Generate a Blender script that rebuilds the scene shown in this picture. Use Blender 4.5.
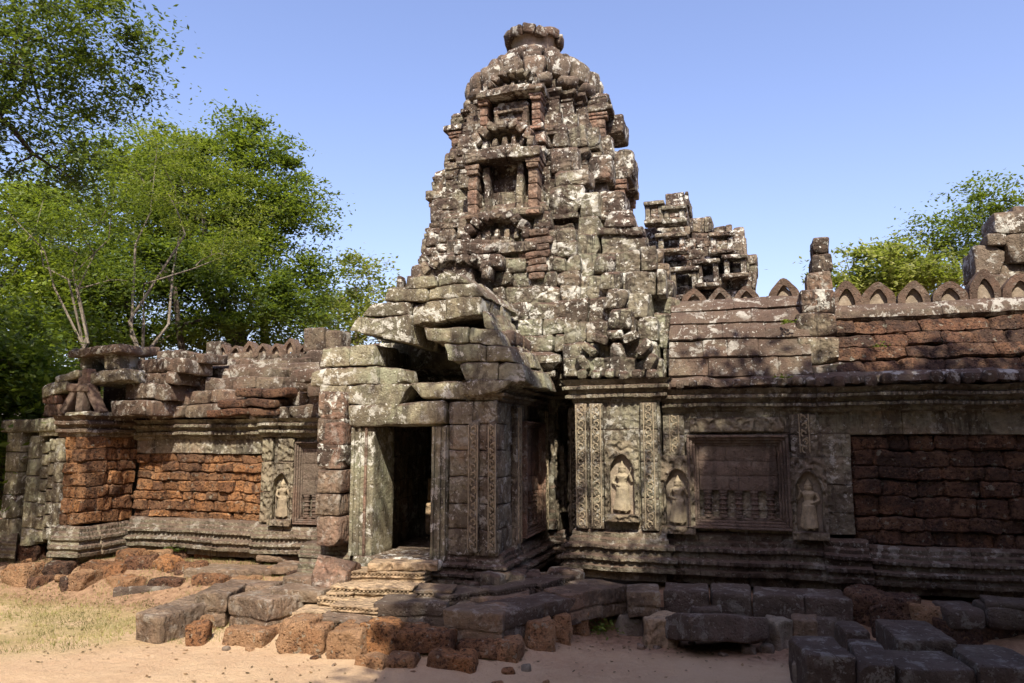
import bpy, math, random
import numpy as np
from mathutils import Matrix, Vector, Euler
R = math.radians
for o in list(bpy.data.objects): bpy.data.objects.remove(o)
S = bpy.context.scene
COL = S.collection
# ---------------------------------------------------------------- camera, sky, sun, exposure
EYE = 2.35; FPX = 740.0; PIT = math.atan(98.5/740); YAW = R(17)
cam = bpy.data.cameras.new('camera'); co = bpy.data.objects.new('camera', cam); COL.objects.link(co)
cam.sensor_width = 36; cam.lens = FPX/1024*36; cam.clip_end = 2000; cam.clip_start = .1
co.location = (0, 0, EYE); co.rotation_euler = (R(90)+PIT, 0, YAW); S.camera = co
SUN_EL = R(50); SUN_AZ = R(19)          # azimuth: from -Y (in front of the facade) towards +X
SD = Vector((math.sin(SUN_AZ)*math.cos(SUN_EL), -math.cos(SUN_AZ)*math.cos(SUN_EL), math.sin(SUN_EL)))
w = bpy.data.worlds.new('World'); S.world = w; w.use_nodes = True
nt = w.node_tree; bg = nt.nodes['Background']
sk = nt.nodes.new('ShaderNodeTexSky'); sk.sky_type = 'NISHITA'; sk.sun_disc = False
sk.sun_elevation = SUN_EL; sk.sun_rotation = math.pi - SUN_AZ
sk.air_density = 1.2; sk.dust_density = 2.4; sk.ozone_density = 4; sk.altitude = 0
tn = nt.nodes.new('ShaderNodeMix'); tn.data_type = 'RGBA'; tn.blend_type = 'MULTIPLY'; tn.inputs[0].default_value = 1
nt.links.new(sk.outputs[0], tn.inputs[6]); tn.inputs[7].default_value = (1.12, .95, 1.04, 1); nt.links.new(tn.outputs[2], bg.inputs[0]); bg.inputs[1].default_value = .15
sl = bpy.data.lights.new('sun', 'SUN'); so = bpy.data.objects.new('sun', sl); COL.objects.link(so)
sl.energy = 4.8; sl.angle = R(.53); sl.color = (1, .91, .77)
so.rotation_euler = (-SD).to_track_quat('-Z', 'Y').to_euler(); so.location = (0, 0, 30)
S.view_settings.view_transform = 'Standard'; S.view_settings.look = 'None'
S.view_settings.exposure = .82; S.view_settings.gamma = 1
S.render.engine = 'CYCLES'; S.cycles.max_bounces = 6; S.cycles.transparent_max_bounces = 4
S.render.resolution_x = 1024; S.render.resolution_y = 683

def ray(px, py):
    a = (px-512)/FPX; b = (341.5-py)/FPX
    fw = math.cos(PIT)-b*math.sin(PIT); up = math.sin(PIT)+b*math.cos(PIT)
    return (-math.sin(YAW)*fw+math.cos(YAW)*a, math.cos(YAW)*fw+math.sin(YAW)*a, up)
def aty(px, py, y):
    r = ray(px, py); t = y/r[1]; return (r[0]*t, EYE+r[2]*t)
def atd(px, py, d):
    r = ray(px, py); h = math.hypot(r[0], r[1]); t = d/h; return (r[0]*t, r[1]*t, EYE+r[2]*t)
def atz(px, py, z):
    r = ray(px, py); t = (z-EYE)/r[2]; return (r[0]*t, r[1]*t)

# ---------------------------------------------------------------- noise and mesh helpers
def _h(i, seed):
    h = (i[:, 0]*374761393 + i[:, 1]*668265263 + i[:, 2]*1274126177 + seed*974634777) & 0xffffffff
    h = ((h ^ (h >> 13))*1103515245) & 0xffffffff
    h = ((h ^ (h >> 16))*1274126177) & 0xffffffff
    return ((h ^ (h >> 15)) & 0xffff)/32767.5-1
def vnoise(P, seed=0):
    f = np.floor(P); i = f.astype(np.int64); t = P-f; t = t*t*(3-2*t); r = 0
    for a in (0, 1):
        for b in (0, 1):
            for c in (0, 1):
                wgt = (t[:, 0] if a else 1-t[:, 0])*(t[:, 1] if b else 1-t[:, 1])*(t[:, 2] if c else 1-t[:, 2])
                r = r + wgt*_h(i+np.array([a, b, c]), seed)
    return r
def vec_noise(P, seed): return np.stack([vnoise(P, seed), vnoise(P, seed+7), vnoise(P, seed+13)], 1)

_top = {}
def _box_topo(nx, ny, nz):
    k = (nx, ny, nz)
    if k in _top: return _top[k]
    I = np.arange(nx*ny*nz).reshape(nx, ny, nz); F = []
    def q(A, flip):
        a, b, c, d = A[:-1, :-1], A[1:, :-1], A[1:, 1:], A[:-1, 1:]
        x = np.stack([a, b, c, d] if not flip else [d, c, b, a], -1).reshape(-1, 4); F.append(x)
    q(I[:, :, 0], True); q(I[:, :, -1], False); q(I[:, 0, :], False); q(I[:, -1, :], True)
    q(I[0, :, :], True); q(I[-1, :, :], False)
    F = np.concatenate(F); u, inv = np.unique(F, return_inverse=True)
    _top[k] = (u, inv.reshape(-1, 4)); return _top[k]
def _axis(L, r, res):
    r = min(r, L*.3); n = max(1, int(round((L-2*r)/res)))
    return np.concatenate([[0], np.linspace(r, L-r, n+1), [L]])-L/2, r

class MB:
    """collects blocks, strips and tubes; build() links them as one mesh object"""
    def __init__(s, noise=((.012, 3.0), (.006, 9.0)), seed=1):
        s.V = []; s.Q = []; s.T = []; s.n = 0; s.noise = noise; s.seed = seed; s.rng = random.Random(seed); s.A = []
        s.M = None
    def add(s, V, Q=None, T=None, amp=1.0):
        V = np.asarray(V, float)
        if s.M is not None: V = V@np.array(s.M.to_3x3()).T+np.array(s.M.translation)
        s.V.append(V); s.A.append(np.full(len(V), amp))
        if Q is not None and len(Q): s.Q.append(np.asarray(Q)+s.n)
        if T is not None and len(T): s.T.append(np.asarray(T)+s.n)
        s.n += len(V)
    def block(s, c, size, rot=(0, 0, 0), r=.025, res=.07, chops=0, taper=0, amp=1., shear=0, chop_depth=.75):
        (xs, r), (ys, _), (zs, _) = _axis(size[0], r, res), _axis(size[1], r, res), _axis(size[2], r, res)
        u, F = _box_topo(len(xs), len(ys), len(zs))
        G = np.stack(np.meshgrid(xs, ys, zs, indexing='ij'), -1).reshape(-1, 3)[u]
        h = np.array(size)/2; q = np.clip(G, -(h-r), h-r); d = G-q; L = np.linalg.norm(d, axis=1, keepdims=True)
        G = q+np.where(L > 1e-6, d/np.maximum(L, 1e-6)*r, 0)
        for _ in range(chops):
            sg = np.array([s.rng.choice((-1, 1)) for _ in range(3)]); nn = sg*np.array([s.rng.uniform(.3, 1) for _ in range(3)])/np.maximum(h, .06)
            nn = nn/np.linalg.norm(nn); mx = (np.abs(nn)*h).sum(); lim = mx*s.rng.uniform(chop_depth, .93)
            dd = G@nn-lim; G = G-np.where(dd[:, None] > 0, dd[:, None]*nn, 0)
        if taper:
            k = 1-taper*(G[:, 2]+h[2])/(2*h[2]); G[:, 0] *= k; G[:, 1] *= k
        if shear: G[:, 0] += shear*G[:, 2]
        m = np.array(Euler(rot).to_matrix()); s.add(G@m.T+np.array(c), F, amp=amp)
    def quad(s, pts, y, d, **k):
        """a stone whose front outline is the four (x, z) points bottom-left, bottom-right, top-right, top-left"""
        P = np.array(pts, float); c = P.mean(0); w_ = (np.linalg.norm(P[1]-P[0])+np.linalg.norm(P[2]-P[3]))/2; h_ = (np.linalg.norm(P[3]-P[0])+np.linalg.norm(P[2]-P[1]))/2
        n0 = len(s.V); s.block((0, 0, 0), (w_, d, h_), **{**dict(r=.03, res=.055), **k}); G = s.V[n0]
        u = (G[:, 0]/w_+.5)[:, None]; v = (G[:, 2]/h_+.5)[:, None]
        Q = P[0]*(1-u)*(1-v)+P[1]*u*(1-v)+P[2]*u*v+P[3]*(1-u)*v
        s.V[n0] = np.column_stack([Q[:, 0], G[:, 1]+y+d/2, Q[:, 1]])
    def pblock(s, p0, p1, z0, prof, depth=.3, m0=None, m1=None, push=0, step=.06, c=.012, lobe=None, zt=0):
        p0 = np.array(p0, float); p1 = np.array(p1, float); t = p1-p0; L = np.linalg.norm(t)
        if L < .02: return
        t /= L; n = np.array([t[1], -t[0]])
        P = []
        for k in range(len(prof)-1):
            a, b = np.array(prof[k][:2], float), np.array(prof[k+1][:2], float)
            m = max(1, int(np.linalg.norm(b-a)/step))
            for j in range(m): P.append((*(a+(b-a)*j/m), prof[k][2] if len(prof[k]) > 2 else 0))
        e = prof[-1]; P.append((e[0], e[1], e[2] if len(e) > 2 else 0))
        P.append((-depth, e[1], 0)); P.append((-depth, prof[0][1], 0)); P = np.array(P); K = len(P)
        zc = (prof[0][1]+e[1])/2
        N = max(1, int(round((L-2*c)/(step if not lobe else min(step, lobe[0]/6)))))
        ss = np.concatenate([[0], np.linspace(c, L-c, N+1), [L]]) if L > 3*c else np.array([0, L*.3, L*.7, L])
        rings = []
        for i, q in enumerate(ss):
            d = P[:, 0].copy(); z = P[:, 1].copy()
            end = (i == 0 and m0 is None) or (i == len(ss)-1 and m1 is None)
            if end: d -= c*(d > -depth+.01); z = z+(zc-z)*min(.2, c/max(.01, abs(prof[0][1]-zc)))*.6
            if lobe: d = d+P[:, 2]*abs(math.sin(math.pi*(q+p0[0]*0)/lobe[0]))
            f = q/L; sh = (0 if m0 is None else -m0*(1-f))*d+(0 if m1 is None else m1*f)*d
            pos = p0[None, :]+t[None, :]*(q+sh)[:, None]+n[None, :]*(d+push)[:, None]
            rings.append(np.column_stack([pos, z+z0+zt*(q-L/2)]))
        V = np.concatenate(rings); Rn = len(rings); Q = []
        I = np.arange(Rn*K).reshape(Rn, K); A = I[:-1]; B = I[1:]
        Q = np.stack([A, B, np.roll(B, -1, 1), np.roll(A, -1, 1)], -1).reshape(-1, 4)
        T = []
        c0 = V[:K].mean(0); c1 = V[-K:].mean(0); V = np.vstack([V, c0, c1])
        for k in range(K):
            k2 = (k+1) % K
            T.append((k, k2, Rn*K)); T.append(((Rn-1)*K+k2, (Rn-1)*K+k, Rn*K+1))
        s.add(V, Q, T)
    def strip(s, p0, p1, z0, prof, bl=.5, depth=.3, m0=None, m1=None, jit=.01, miss=0, step=.06, c=.012, lobe=None, tilt=.0):
        L = math.hypot(p1[0]-p0[0], p1[1]-p0[1]); cuts = [0]
        while L-cuts[-1] > bl*1.45: cuts.append(cuts[-1]+bl*s.rng.uniform(.65, 1.35))
        cuts.append(L); n = len(cuts)-1
        for i in range(n):
            if s.rng.random() < miss: continue
            a, b = cuts[i]/L, cuts[i+1]/L
            q0 = (p0[0]+(p1[0]-p0[0])*a, p0[1]+(p1[1]-p0[1])*a); q1 = (p0[0]+(p1[0]-p0[0])*b, p0[1]+(p1[1]-p0[1])*b)
            s.pblock(q0, q1, z0+s.rng.uniform(-.3, .3)*jit, prof, depth, m0 if i == 0 else None, m1 if i == n-1 else None,
                     s.rng.uniform(-1, 1)*jit, step, c, lobe, s.rng.uniform(-1, 1)*tilt)
    def ring(s, poly, z0, prof, closed=True, **k):
        n = len(poly); P = [np.array(p, float) for p in poly]
        def turn(i):
            a = P[i]-P[i-1]; b = P[(i+1) % n]-P[i]; a /= np.linalg.norm(a); b /= np.linalg.norm(b)
            cr = a[0]*b[1]-a[1]*b[0]; ang = math.asin(max(-1, min(1, cr))); return math.tan(ang/2)
        for i in range(n if closed else n-1):
            m0 = turn(i) if (closed or i > 0) else None; j = (i+1) % n
            m1 = turn(j) if (closed or i < n-2) else None
            s.strip(P[i], P[j], z0, prof, m0=m0, m1=m1, **k)
    def wall(s, p0, p1, z0, z1, ch=.25, bl=.5, c=.012, **k):
        n = max(1, int(round((z1-z0)/ch))); h = (z1-z0)/n; cz = c*.7
        zs = [z0+(z1-z0)*i/n+(s.rng.uniform(-.16, .16)*(z1-z0)/n if 0 < i < n else 0) for i in range(n+1)]
        for i in range(n):
            h = zs[i+1]-zs[i]
            s.strip(p0, p1, zs[i], [(-c, 0), (0, cz), (0, h*.5), (0, h-cz), (-c, h)], bl=bl*s.rng.uniform(.85, 1.15), c=c, **k)
    def ringwall(s, poly, z0, z1, ch=.25, bl=.5, c=.012, lean=0, **k):
        n = max(1, int(round((z1-z0)/ch))); h = (z1-z0)/n; cz = c*.7
        for i in range(n):
            o = -lean*i/n+s.rng.uniform(-.02, .02)
            s.ring(poly, z0+i*h, [(-c+o, 0), (o, cz), (o, h*.5), (o, h-cz), (-c+o, h)], bl=bl*s.rng.uniform(.85, 1.15), c=c, **k)
    def tube(s, pts, rad, k=8, amp=1., cap=True):
        pts = [Vector(p) for p in pts]; V = []; n = len(pts)
        up = Vector((.13, .2, 1)).normalized() if abs((pts[-1]-pts[0]).normalized().z) < .9 else Vector((1, .1, 0))
        for i, p in enumerate(pts):
            d = (pts[min(i+1, n-1)]-pts[max(i-1, 0)]).normalized(); a = d.cross(up).normalized(); b = d.cross(a)
            for j in range(k):
                th = 2*math.pi*j/k; V.append(p+(a*math.cos(th)+b*math.sin(th))*rad[i])
        Q = [(i*k+j, i*k+(j+1) % k, (i+1)*k+(j+1) % k, (i+1)*k+j) for i in range(n-1) for j in range(k)]; T = []
        if cap:
            V.append(pts[0]); V.append(pts[-1]); a = n*k
            for j in range(k): T.append((j, a, (j+1) % k)); T.append(((n-1)*k+j, (n-1)*k+(j+1) % k, a+1))
        s.add([tuple(v) for v in V], Q, T, amp)
    def lathe(s, c, prof, k=12, amp=.5, sq=(1, 1)):
        """prof: list of (radius, z) bottom to top"""
        V = []; n = len(prof)
        for r_, z in prof:
            for j in range(k):
                th = 2*math.pi*j/k; V.append((c[0]+r_*math.cos(th)*sq[0], c[1]+r_*math.sin(th)*sq[1], c[2]+z))
        Q = [(i*k+j, i*k+(j+1) % k, (i+1)*k+(j+1) % k, (i+1)*k+j) for i in range(n-1) for j in range(k)]
        V.append((c[0], c[1], c[2]+prof[0][1])); V.append((c[0], c[1], c[2]+prof[-1][1])); a = n*k; T = []
        for j in range(k): T.append(((j+1) % k, j, a)); T.append(((n-1)*k+j, (n-1)*k+(j+1) % k, a+1))
        s.add(V, Q, T, amp)
    def build(s, name, mat, parent=None, origin=None, smooth=True, loc=None):
        V = np.concatenate(s.V); A = np.concatenate(s.A)[:, None]
        for k, (amp, fr) in enumerate(s.noise): V = V+vec_noise(V*fr+31.7, s.seed+k*29)*amp*A
        if parent is not None: V = V-np.array(parent_world(parent))
        if origin is not None: V = V-np.array(origin)
        Q = np.concatenate(s.Q) if s.Q else np.zeros((0, 4), int); T = np.concatenate(s.T) if s.T else np.zeros((0, 3), int)
        me = bpy.data.meshes.new(name); me.vertices.add(len(V)); me.vertices.foreach_set('co', V.astype(np.float32).ravel())
        nl = len(Q)*4+len(T)*3; me.loops.add(nl); me.loops.foreach_set('vertex_index', np.concatenate([Q.ravel(), T.ravel()]).astype(np.int32))
        me.polygons.add(len(Q)+len(T))
        me.polygons.foreach_set('loop_start', np.concatenate([np.arange(len(Q))*4, len(Q)*4+np.arange(len(T))*3]).astype(np.int32))
        me.polygons.foreach_set('use_smooth', np.full(len(Q)+len(T), smooth)); me.update(calc_edges=True); me.validate()
        if smooth: me.set_sharp_from_angle(angle=R(38))
        me.materials.append(mat); o = bpy.data.objects.new(name, me); COL.objects.link(o)
        if parent is not None: o.parent = parent
        if origin is not None: o.location = origin
        return o
def parent_world(p):
    v = Vector((0, 0, 0))
    while p is not None: v += p.location; p = p.parent
    return v
def tag(o, label, cat=None, group=None, kind=None):
    if label: o['label'] = label
    if cat: o['category'] = cat
    if group: o['group'] = group
    if kind: o['kind'] = kind
    return o
def thing(name, label, cat, loc, group=None):
    o = bpy.data.objects.new(name, None); COL.objects.link(o); o.location = loc; o.empty_display_size = .2
    return tag(o, label, cat, group)

# ---------------------------------------------------------------- materials
class NT:
    def __init__(s, name):
        s.m = bpy.data.materials.new(name); s.m.use_nodes = True; s.t = s.m.node_tree; s.b = s.t.nodes['Principled BSDF']
        s.b.inputs['Roughness'].default_value = .92
        s.b.inputs['Specular IOR Level'].default_value = .2
        s.g = s.t.nodes.new('ShaderNodeNewGeometry')
    def set(s, sock, v):
        if hasattr(v, 'is_output') or hasattr(v, 'links'): s.t.links.new(v, sock)
        else: sock.default_value = v if not isinstance(v, tuple) or len(v) == 4 or sock.type == 'VECTOR' else (*v, 1)
    def pos(s, sc=(1, 1, 1)):
        n = s.t.nodes.new('ShaderNodeVectorMath'); n.operation = 'MULTIPLY'; s.t.links.new(s.g.outputs['Position'], n.inputs[0]); n.inputs[1].default_value = sc
        return n.outputs[0]
    def noise(s, scale, det=4, rough=.6, vec=None, off=0, dist=0):
        n = s.t.nodes.new('ShaderNodeTexNoise'); n.inputs['Scale'].default_value = scale; n.inputs['Detail'].default_value = det
        n.inputs['Roughness'].default_value = rough; n.inputs['Distortion'].default_value = dist
        v = vec if vec is not None else s.g.outputs['Position']
        if off:
            a = s.t.nodes.new('ShaderNodeVectorMath'); a.inputs[1].default_value = (off, off*1.7, off*.6); s.t.links.new(v, a.inputs[0]); v = a.outputs[0]
        s.t.links.new(v, n.inputs['Vector']); return n.outputs[0]
    def voro(s, scale, feat='F1', vec=None, out='Distance'):
        n = s.t.nodes.new('ShaderNodeTexVoronoi'); n.inputs['Scale'].default_value = scale; n.feature = feat
        s.t.links.new(vec if vec is not None else s.g.outputs['Position'], n.inputs['Vector']); return n.outputs[out]
    def ramp(s, v, a, b, lo=0., hi=1.):
        n = s.t.nodes.new('ShaderNodeMapRange'); n.interpolation_type = 'SMOOTHSTEP'; s.t.links.new(v, n.inputs[0])
        n.inputs[1].default_value = a; n.inputs[2].default_value = b; n.inputs[3].default_value = lo; n.inputs[4].default_value = hi; return n.outputs[0]
    def mix(s, f, a, b, mode='MIX'):
        n = s.t.nodes.new('ShaderNodeMix'); n.data_type = 'RGBA'; n.blend_type = mode
        s.set(n.inputs[0], f); s.set(n.inputs[6], a); s.set(n.inputs[7], b); return n.outputs[2]
    def math(s, op, a, b=0.):
        n = s.t.nodes.new('ShaderNodeMath'); n.operation = op; s.set(n.inputs[0], a); s.set(n.inputs[1], b); return n.outputs[0]
    def bump(s, parts, strength=1):
        nrm = None
        for h, d in parts:
            n = s.t.nodes.new('ShaderNodeBump'); n.inputs['Distance'].default_value = d; n.inputs['Strength'].default_value = strength
            s.t.links.new(h, n.inputs['Height'])
            if nrm is not None: s.t.links.new(nrm, n.inputs['Normal'])
            nrm = n.outputs[0]
        s.t.links.new(nrm, s.b.inputs['Normal'])
    def rnd(s): return s.g.outputs['Random Per Island']
    def upness(s):
        n = s.t.nodes.new('ShaderNodeSeparateXYZ'); s.t.links.new(s.g.outputs['True Normal'], n.inputs[0]); return n.outputs[2]
    def zpos(s):
        n = s.t.nodes.new('ShaderNodeSeparateXYZ'); s.t.links.new(s.g.outputs['Position'], n.inputs[0]); return n.outputs[2]

def sandstone(name, a=(.20, .165, .12), b=(.30, .25, .18), pink=.3, green=.5, dark=.5, white=.5, top=.8, carve=0., streak=.5, gcol=(.265, .285, .19), rough=1.):
    m = NT(name)
    c = m.mix(m.rnd(), a, b)
    pk = m.ramp(m.noise(.9, 3, off=3), .5, .62, 0, pink)
    c = m.mix(pk, c, (.33, .17, .11))
    gr = m.ramp(m.noise(1.1, 5, .65, off=11), .42, .62, 0, green)
    c = m.mix(gr, c, gcol)
    c = m.mix(m.ramp(m.noise(14, 5, .7, off=5), .35, .7, 0, .55), c, (.12, .095, .07))
    if streak:
        st = m.noise(1., 5, .7, vec=m.pos((7, 7, .8)), off=2)
        c = m.mix(m.ramp(st, .52, .68, 0, streak), c, (.055, .048, .04))
        s2 = m.math('MULTIPLY', m.ramp(m.noise(1., 6, .75, vec=m.pos((2.6, 2.6, .45)), off=41), .52, .60), min(1, streak*1.3))
        c = m.mix(s2, c, (.045, .036, .03))
    dk = m.ramp(m.noise(1.15, 9, .78, off=7), .47, .56, 0, min(1, dark*1.35))
    c = m.mix(dk, c, m.mix(m.noise(9, 4, off=31), (.028, .022, .019), (.095, .066, .048)))
    up = m.ramp(m.math('ADD', m.upness(), m.math('MULTIPLY', m.math('SUBTRACT', m.noise(3, 4, off=9), .5), 1.2)), .25, .6, 0, top)
    c = m.mix(up, c, (.105, .07, .052))
    wr = m.math('MULTIPLY', m.ramp(m.noise(.75, 5, .65, off=21), .40, .56), m.ramp(m.noise(3.1, 4, .6, off=51), .3, .5))
    ws = m.ramp(m.noise(5., 8, .72, off=15, dist=.4), .54, .575)
    wh = m.math('MULTIPLY', m.math('MULTIPLY', wr, ws), white)
    c = m.mix(m.math('MINIMUM', wh, .92), c, (.56, .55, .48))
    sp = m.math('MULTIPLY', m.ramp(m.noise(19, 3, .6, off=25), .63, .67), min(1, white*1.1))
    c = m.mix(sp, c, (.50, .49, .43))
    m.t.links.new(c, m.b.inputs['Base Color'])
    B = [(m.noise(4, 8, .7, off=1), .06*rough), (m.noise(30, 5, .7, off=4), .018*rough), (m.ramp(m.voro(23), .0, .35), .008*rough)]
    if carve:
        v = m.voro(13, 'SMOOTH_F1', vec=m.pos((1, 1, .85))); B.append((m.ramp(v, .1, .55), .03*carve))
        wv = m.t.nodes.new('ShaderNodeTexWave'); wv.wave_type = 'RINGS'; wv.inputs['Scale'].default_value = 4.5; wv.inputs['Distortion'].default_value = 9
        wv.inputs['Detail'].default_value = 1; m.t.links.new(m.g.outputs['Position'], wv.inputs[0]); B.append((wv.outputs[1], .018*carve))
    m.bump(B); return m.m
def laterite(name, a=(.30, .115, .045), b=(.20, .085, .045), dark=.5, dust=0., pale=.25):
    m = NT(name)
    c = m.mix(m.ramp(m.rnd(), .1, .9), a, b)
    c = m.mix(m.ramp(m.math('FRACT', m.math('MULTIPLY', m.rnd(), 7.3)), .55, .95, 0, .6), c, (.10, .062, .045))
    c = m.mix(m.ramp(m.noise(2.6, 6, .75, off=2), .46, .62, 0, pale), c, (.40, .24, .13))
    c = m.mix(m.ramp(m.noise(1.5, 8, .75, off=6), .48, .58, 0, dark), c, (.055, .04, .033))
    pit = m.ramp(m.voro(21), .05, .40); pit2 = m.noise(15, 5, .8, off=3); pit3 = m.ramp(m.voro(46), .05, .4)
    c = m.mix(m.ramp(pit2, .38, .52, .85, 0), c, (.045, .026, .02)); c = m.mix(m.math('MULTIPLY', m.math('SUBTRACT', 1., pit), .6), c, (.04, .024, .018))
    c = m.mix(m.ramp(m.noise(26, 4, .75, off=8), .58, .68, 0, .4), c, (.46, .27, .13))
    if dust: c = m.mix(m.ramp(m.noise(3, 4, .6, off=12), .35, .6, 0, dust), c, (.44, .27, .15))
    c = m.mix(m.ramp(m.noise(9, 5, .65, off=17), .61, .65, 0, .45), c, (.42, .42, .33))
    m.t.links.new(c, m.b.inputs['Base Color'])
    m.bump([(m.noise(6, 7, .75, off=1), .09), (pit2, .07), (pit, .035), (pit3, .012)]); return m.m
M = {}
M['tower'] = sandstone('lichen_sandstone', a=(.125, .095, .07), b=(.225, .18, .13), white=1.35, green=.45, dark=.75, pink=.4, streak=.7, carve=.45, top=1.)
M['tower_low'] = sandstone('greenish_lichen_sandstone', a=(.16, .135, .095), b=(.27, .245, .17), white=1.4, green=.75, dark=.62, pink=.25, streak=.7, carve=.45, top=1.)
M['porch'] = sandstone('pale_green_sandstone', a=(.29, .26, .17), b=(.38, .35, .23), white=1.1, green=.75, dark=.45, pink=.12, streak=.4)
M['wall'] = sandstone('carved_grey_sandstone', a=(.22, .19, .135), b=(.29, .255, .18), white=.5, green=.35, dark=.45, pink=.3, streak=.55, carve=.5)
M['carved'] = sandstone('scroll_carved_sandstone', a=(.30, .25, .165), b=(.25, .2, .135), white=.2, green=.3, dark=.3, pink=.25, streak=.4, carve=1.4)
M['mould'] = sandstone('moulded_sandstone', a=(.27, .235, .165), b=(.2, .17, .12), white=.35, green=.4, dark=.45, pink=.15, streak=.4, carve=.35)
M['mould_dark'] = sandstone('crust_and_shade_moulded_sandstone', a=(.17, .145, .11), b=(.13, .11, .085), white=.3, green=.15, dark=.8, pink=.1, streak=.5, carve=.35)  # black crust, plus the shade on these bases put into a darker colour
M['pink'] = sandstone('red_sandstone', a=(.27, .15, .105), b=(.24, .16, .11), white=.25, green=.2, dark=.35, pink=.5, streak=.4, carve=.5)
M['panel'] = sandstone('purplish_window_sandstone', a=(.2, .14, .11), b=(.17, .13, .10), white=.08, green=.1, dark=.3, pink=.4, streak=.5)
M['roof'] = sandstone('dark_roof_sandstone', a=(.10, .066, .048), b=(.155, .102, .072), white=.55, green=.25, dark=.65, pink=.15, streak=.3, top=.6)
M['crest'] = sandstone('crest_sandstone', a=(.13, .075, .055), b=(.16, .1, .07), white=.15, green=.1, dark=.4, pink=.1, streak=.2, top=.7)
M['niche'] = sandstone('pale_niche_sandstone', rough=.4, a=(.33, .26, .19), b=(.3, .25, .19), white=.1, green=.1, dark=.1, pink=.2, streak=.1, top=0)
M['lotus'] = sandstone('lotus_sandstone', a=(.24, .19, .14), b=(.18, .135, .1), white=1.8, green=.2, dark=.6, pink=.2, streak=.4)
M['figure'] = sandstone('figure_sandstone', rough=.3, a=(.40, .33, .22), b=(.36, .30, .2), white=.05, green=.1, dark=.12, pink=.1, streak=.1, top=.15)
M['slab'] = sandstone('trodden_sandstone', a=(.19, .13, .085), b=(.26, .18, .12), white=.2, green=.12, dark=.45, pink=.25, streak=.1, top=.2, carve=.35)
M['step'] = sandstone('dusty_step_sandstone', a=(.50, .36, .22), b=(.42, .31, .19), white=.05, green=.03, dark=.06, pink=.15, streak=.1, top=.0, carve=.8)
M['darkslab'] = sandstone('dark_sandstone', a=(.09, .065, .052), b=(.12, .088, .07), white=.22, green=.08, dark=.5, pink=.05, streak=.1, top=.2)  # darker even stone tone, chiefly for fallen and plinth blocks
M['rubble'] = sandstone('grey_rubble_stone', a=(.2, .165, .13), b=(.27, .21, .16), white=.1, green=.3, dark=.3, pink=.1, streak=0, top=0)
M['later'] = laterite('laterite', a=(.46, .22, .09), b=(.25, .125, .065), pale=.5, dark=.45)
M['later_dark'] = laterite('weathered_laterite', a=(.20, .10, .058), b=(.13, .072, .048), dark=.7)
M['later_dust'] = laterite('dusty_laterite', a=(.42, .22, .11), b=(.33, .18, .09), dark=.1, dust=.75, pale=.5)
# ================================================================ GROUND
def terrain(X, Y):
    def ss(a, b, v): t = np.clip((v-a)/(b-a), 0, 1); return t*t*(3-2*t)
    P = np.stack([X*.6, Y*.6, X*0], 1); P2 = np.stack([X*3, Y*3, X*0+4], 1)
    h = .04*vnoise(P, 5)+.010*vnoise(P2, 6)
    back = ss(9.0, 10.4, Y+.3*ss(-7, -11, X))*(1-ss(-2.2, -1.4, X))+ss(9.55, 10.1, Y)*ss(-2.2, -1.4, X)*1.5
    left = ss(-3.5, -6.5, X); h = h+back*(.22+.12*left)
    plat = ss(7.2, 8.0, Y)*ss(-6.6, -5.6, X)*(1-ss(-3.2, -1.9, X+.30*(8-Y)))
    h = h+(plat*.12+.16*ss(7.9, 8.3, Y)*plat)*(1-back)
    return h
def ground():
    def ax(c, n, near, far):
        t = np.linspace(-1, 1, n); return c+near*t+(far-near)*np.sign(t)*np.abs(t)**7
    xs = ax(-3, 330, 13, 500); ys = ax(8, 260, 9, 500); X, Y = np.meshgrid(xs, ys, indexing='ij')
    Z = terrain(X.ravel(), Y.ravel()); b = MB(noise=()); nx, ny = X.shape
    I = np.arange(nx*ny).reshape(nx, ny); Q = np.stack([I[:-1, :-1], I[1:, :-1], I[1:, 1:], I[:-1, 1:]], -1).reshape(-1, 4)
    b.add(np.column_stack([X.ravel(), Y.ravel(), Z]), Q)
    m = NT('sandy_earth')
    c = m.mix(m.ramp(m.noise(.7, 6, .65), .35, .65), (.55, .40, .25), (.47, .32, .195))
    c = m.mix(m.ramp(m.noise(9, 6, .7, off=3), .45, .7, 0, .5), c, (.55, .40, .26))
    c = m.mix(m.ramp(m.noise(38, 4, .7, off=6), .6, .7, 0, .5), c, (.24, .15, .09))
    # worn grass turns the soil olive on the left-hand side
    sx = m.t.nodes.new('ShaderNodeSeparateXYZ'); m.t.links.new(m.g.outputs['Position'], sx.inputs[0])
    xm = m.ramp(m.math('SUBTRACT', sx.outputs[0], m.math('MULTIPLY', m.math('SUBTRACT', sx.outputs[1], 7.2), 1.1)), -6.0, -8.3)
    gm = m.math('MULTIPLY', xm, m.ramp(m.noise(1.3, 9, .8, off=9), .34, .58))
    c = m.mix(m.math('MULTIPLY', gm, .75), c, (.30, .25, .10))
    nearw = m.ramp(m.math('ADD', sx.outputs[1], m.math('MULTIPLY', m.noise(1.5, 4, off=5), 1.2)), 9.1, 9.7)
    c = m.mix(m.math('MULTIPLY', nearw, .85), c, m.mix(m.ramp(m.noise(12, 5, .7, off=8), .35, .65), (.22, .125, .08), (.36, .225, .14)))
    m.t.links.new(c, m.b.inputs['Base Color']); m.bump([(m.noise(3.5, 7, .75), .10), (m.noise(40, 5, .75, off=2), .015)])
    o = b.build('ground', m.m); tag(o, None, kind='structure'); return o
ground()
def gz(x, y): return float(terrain(np.array([x]), np.array([y]))[0])
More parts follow.
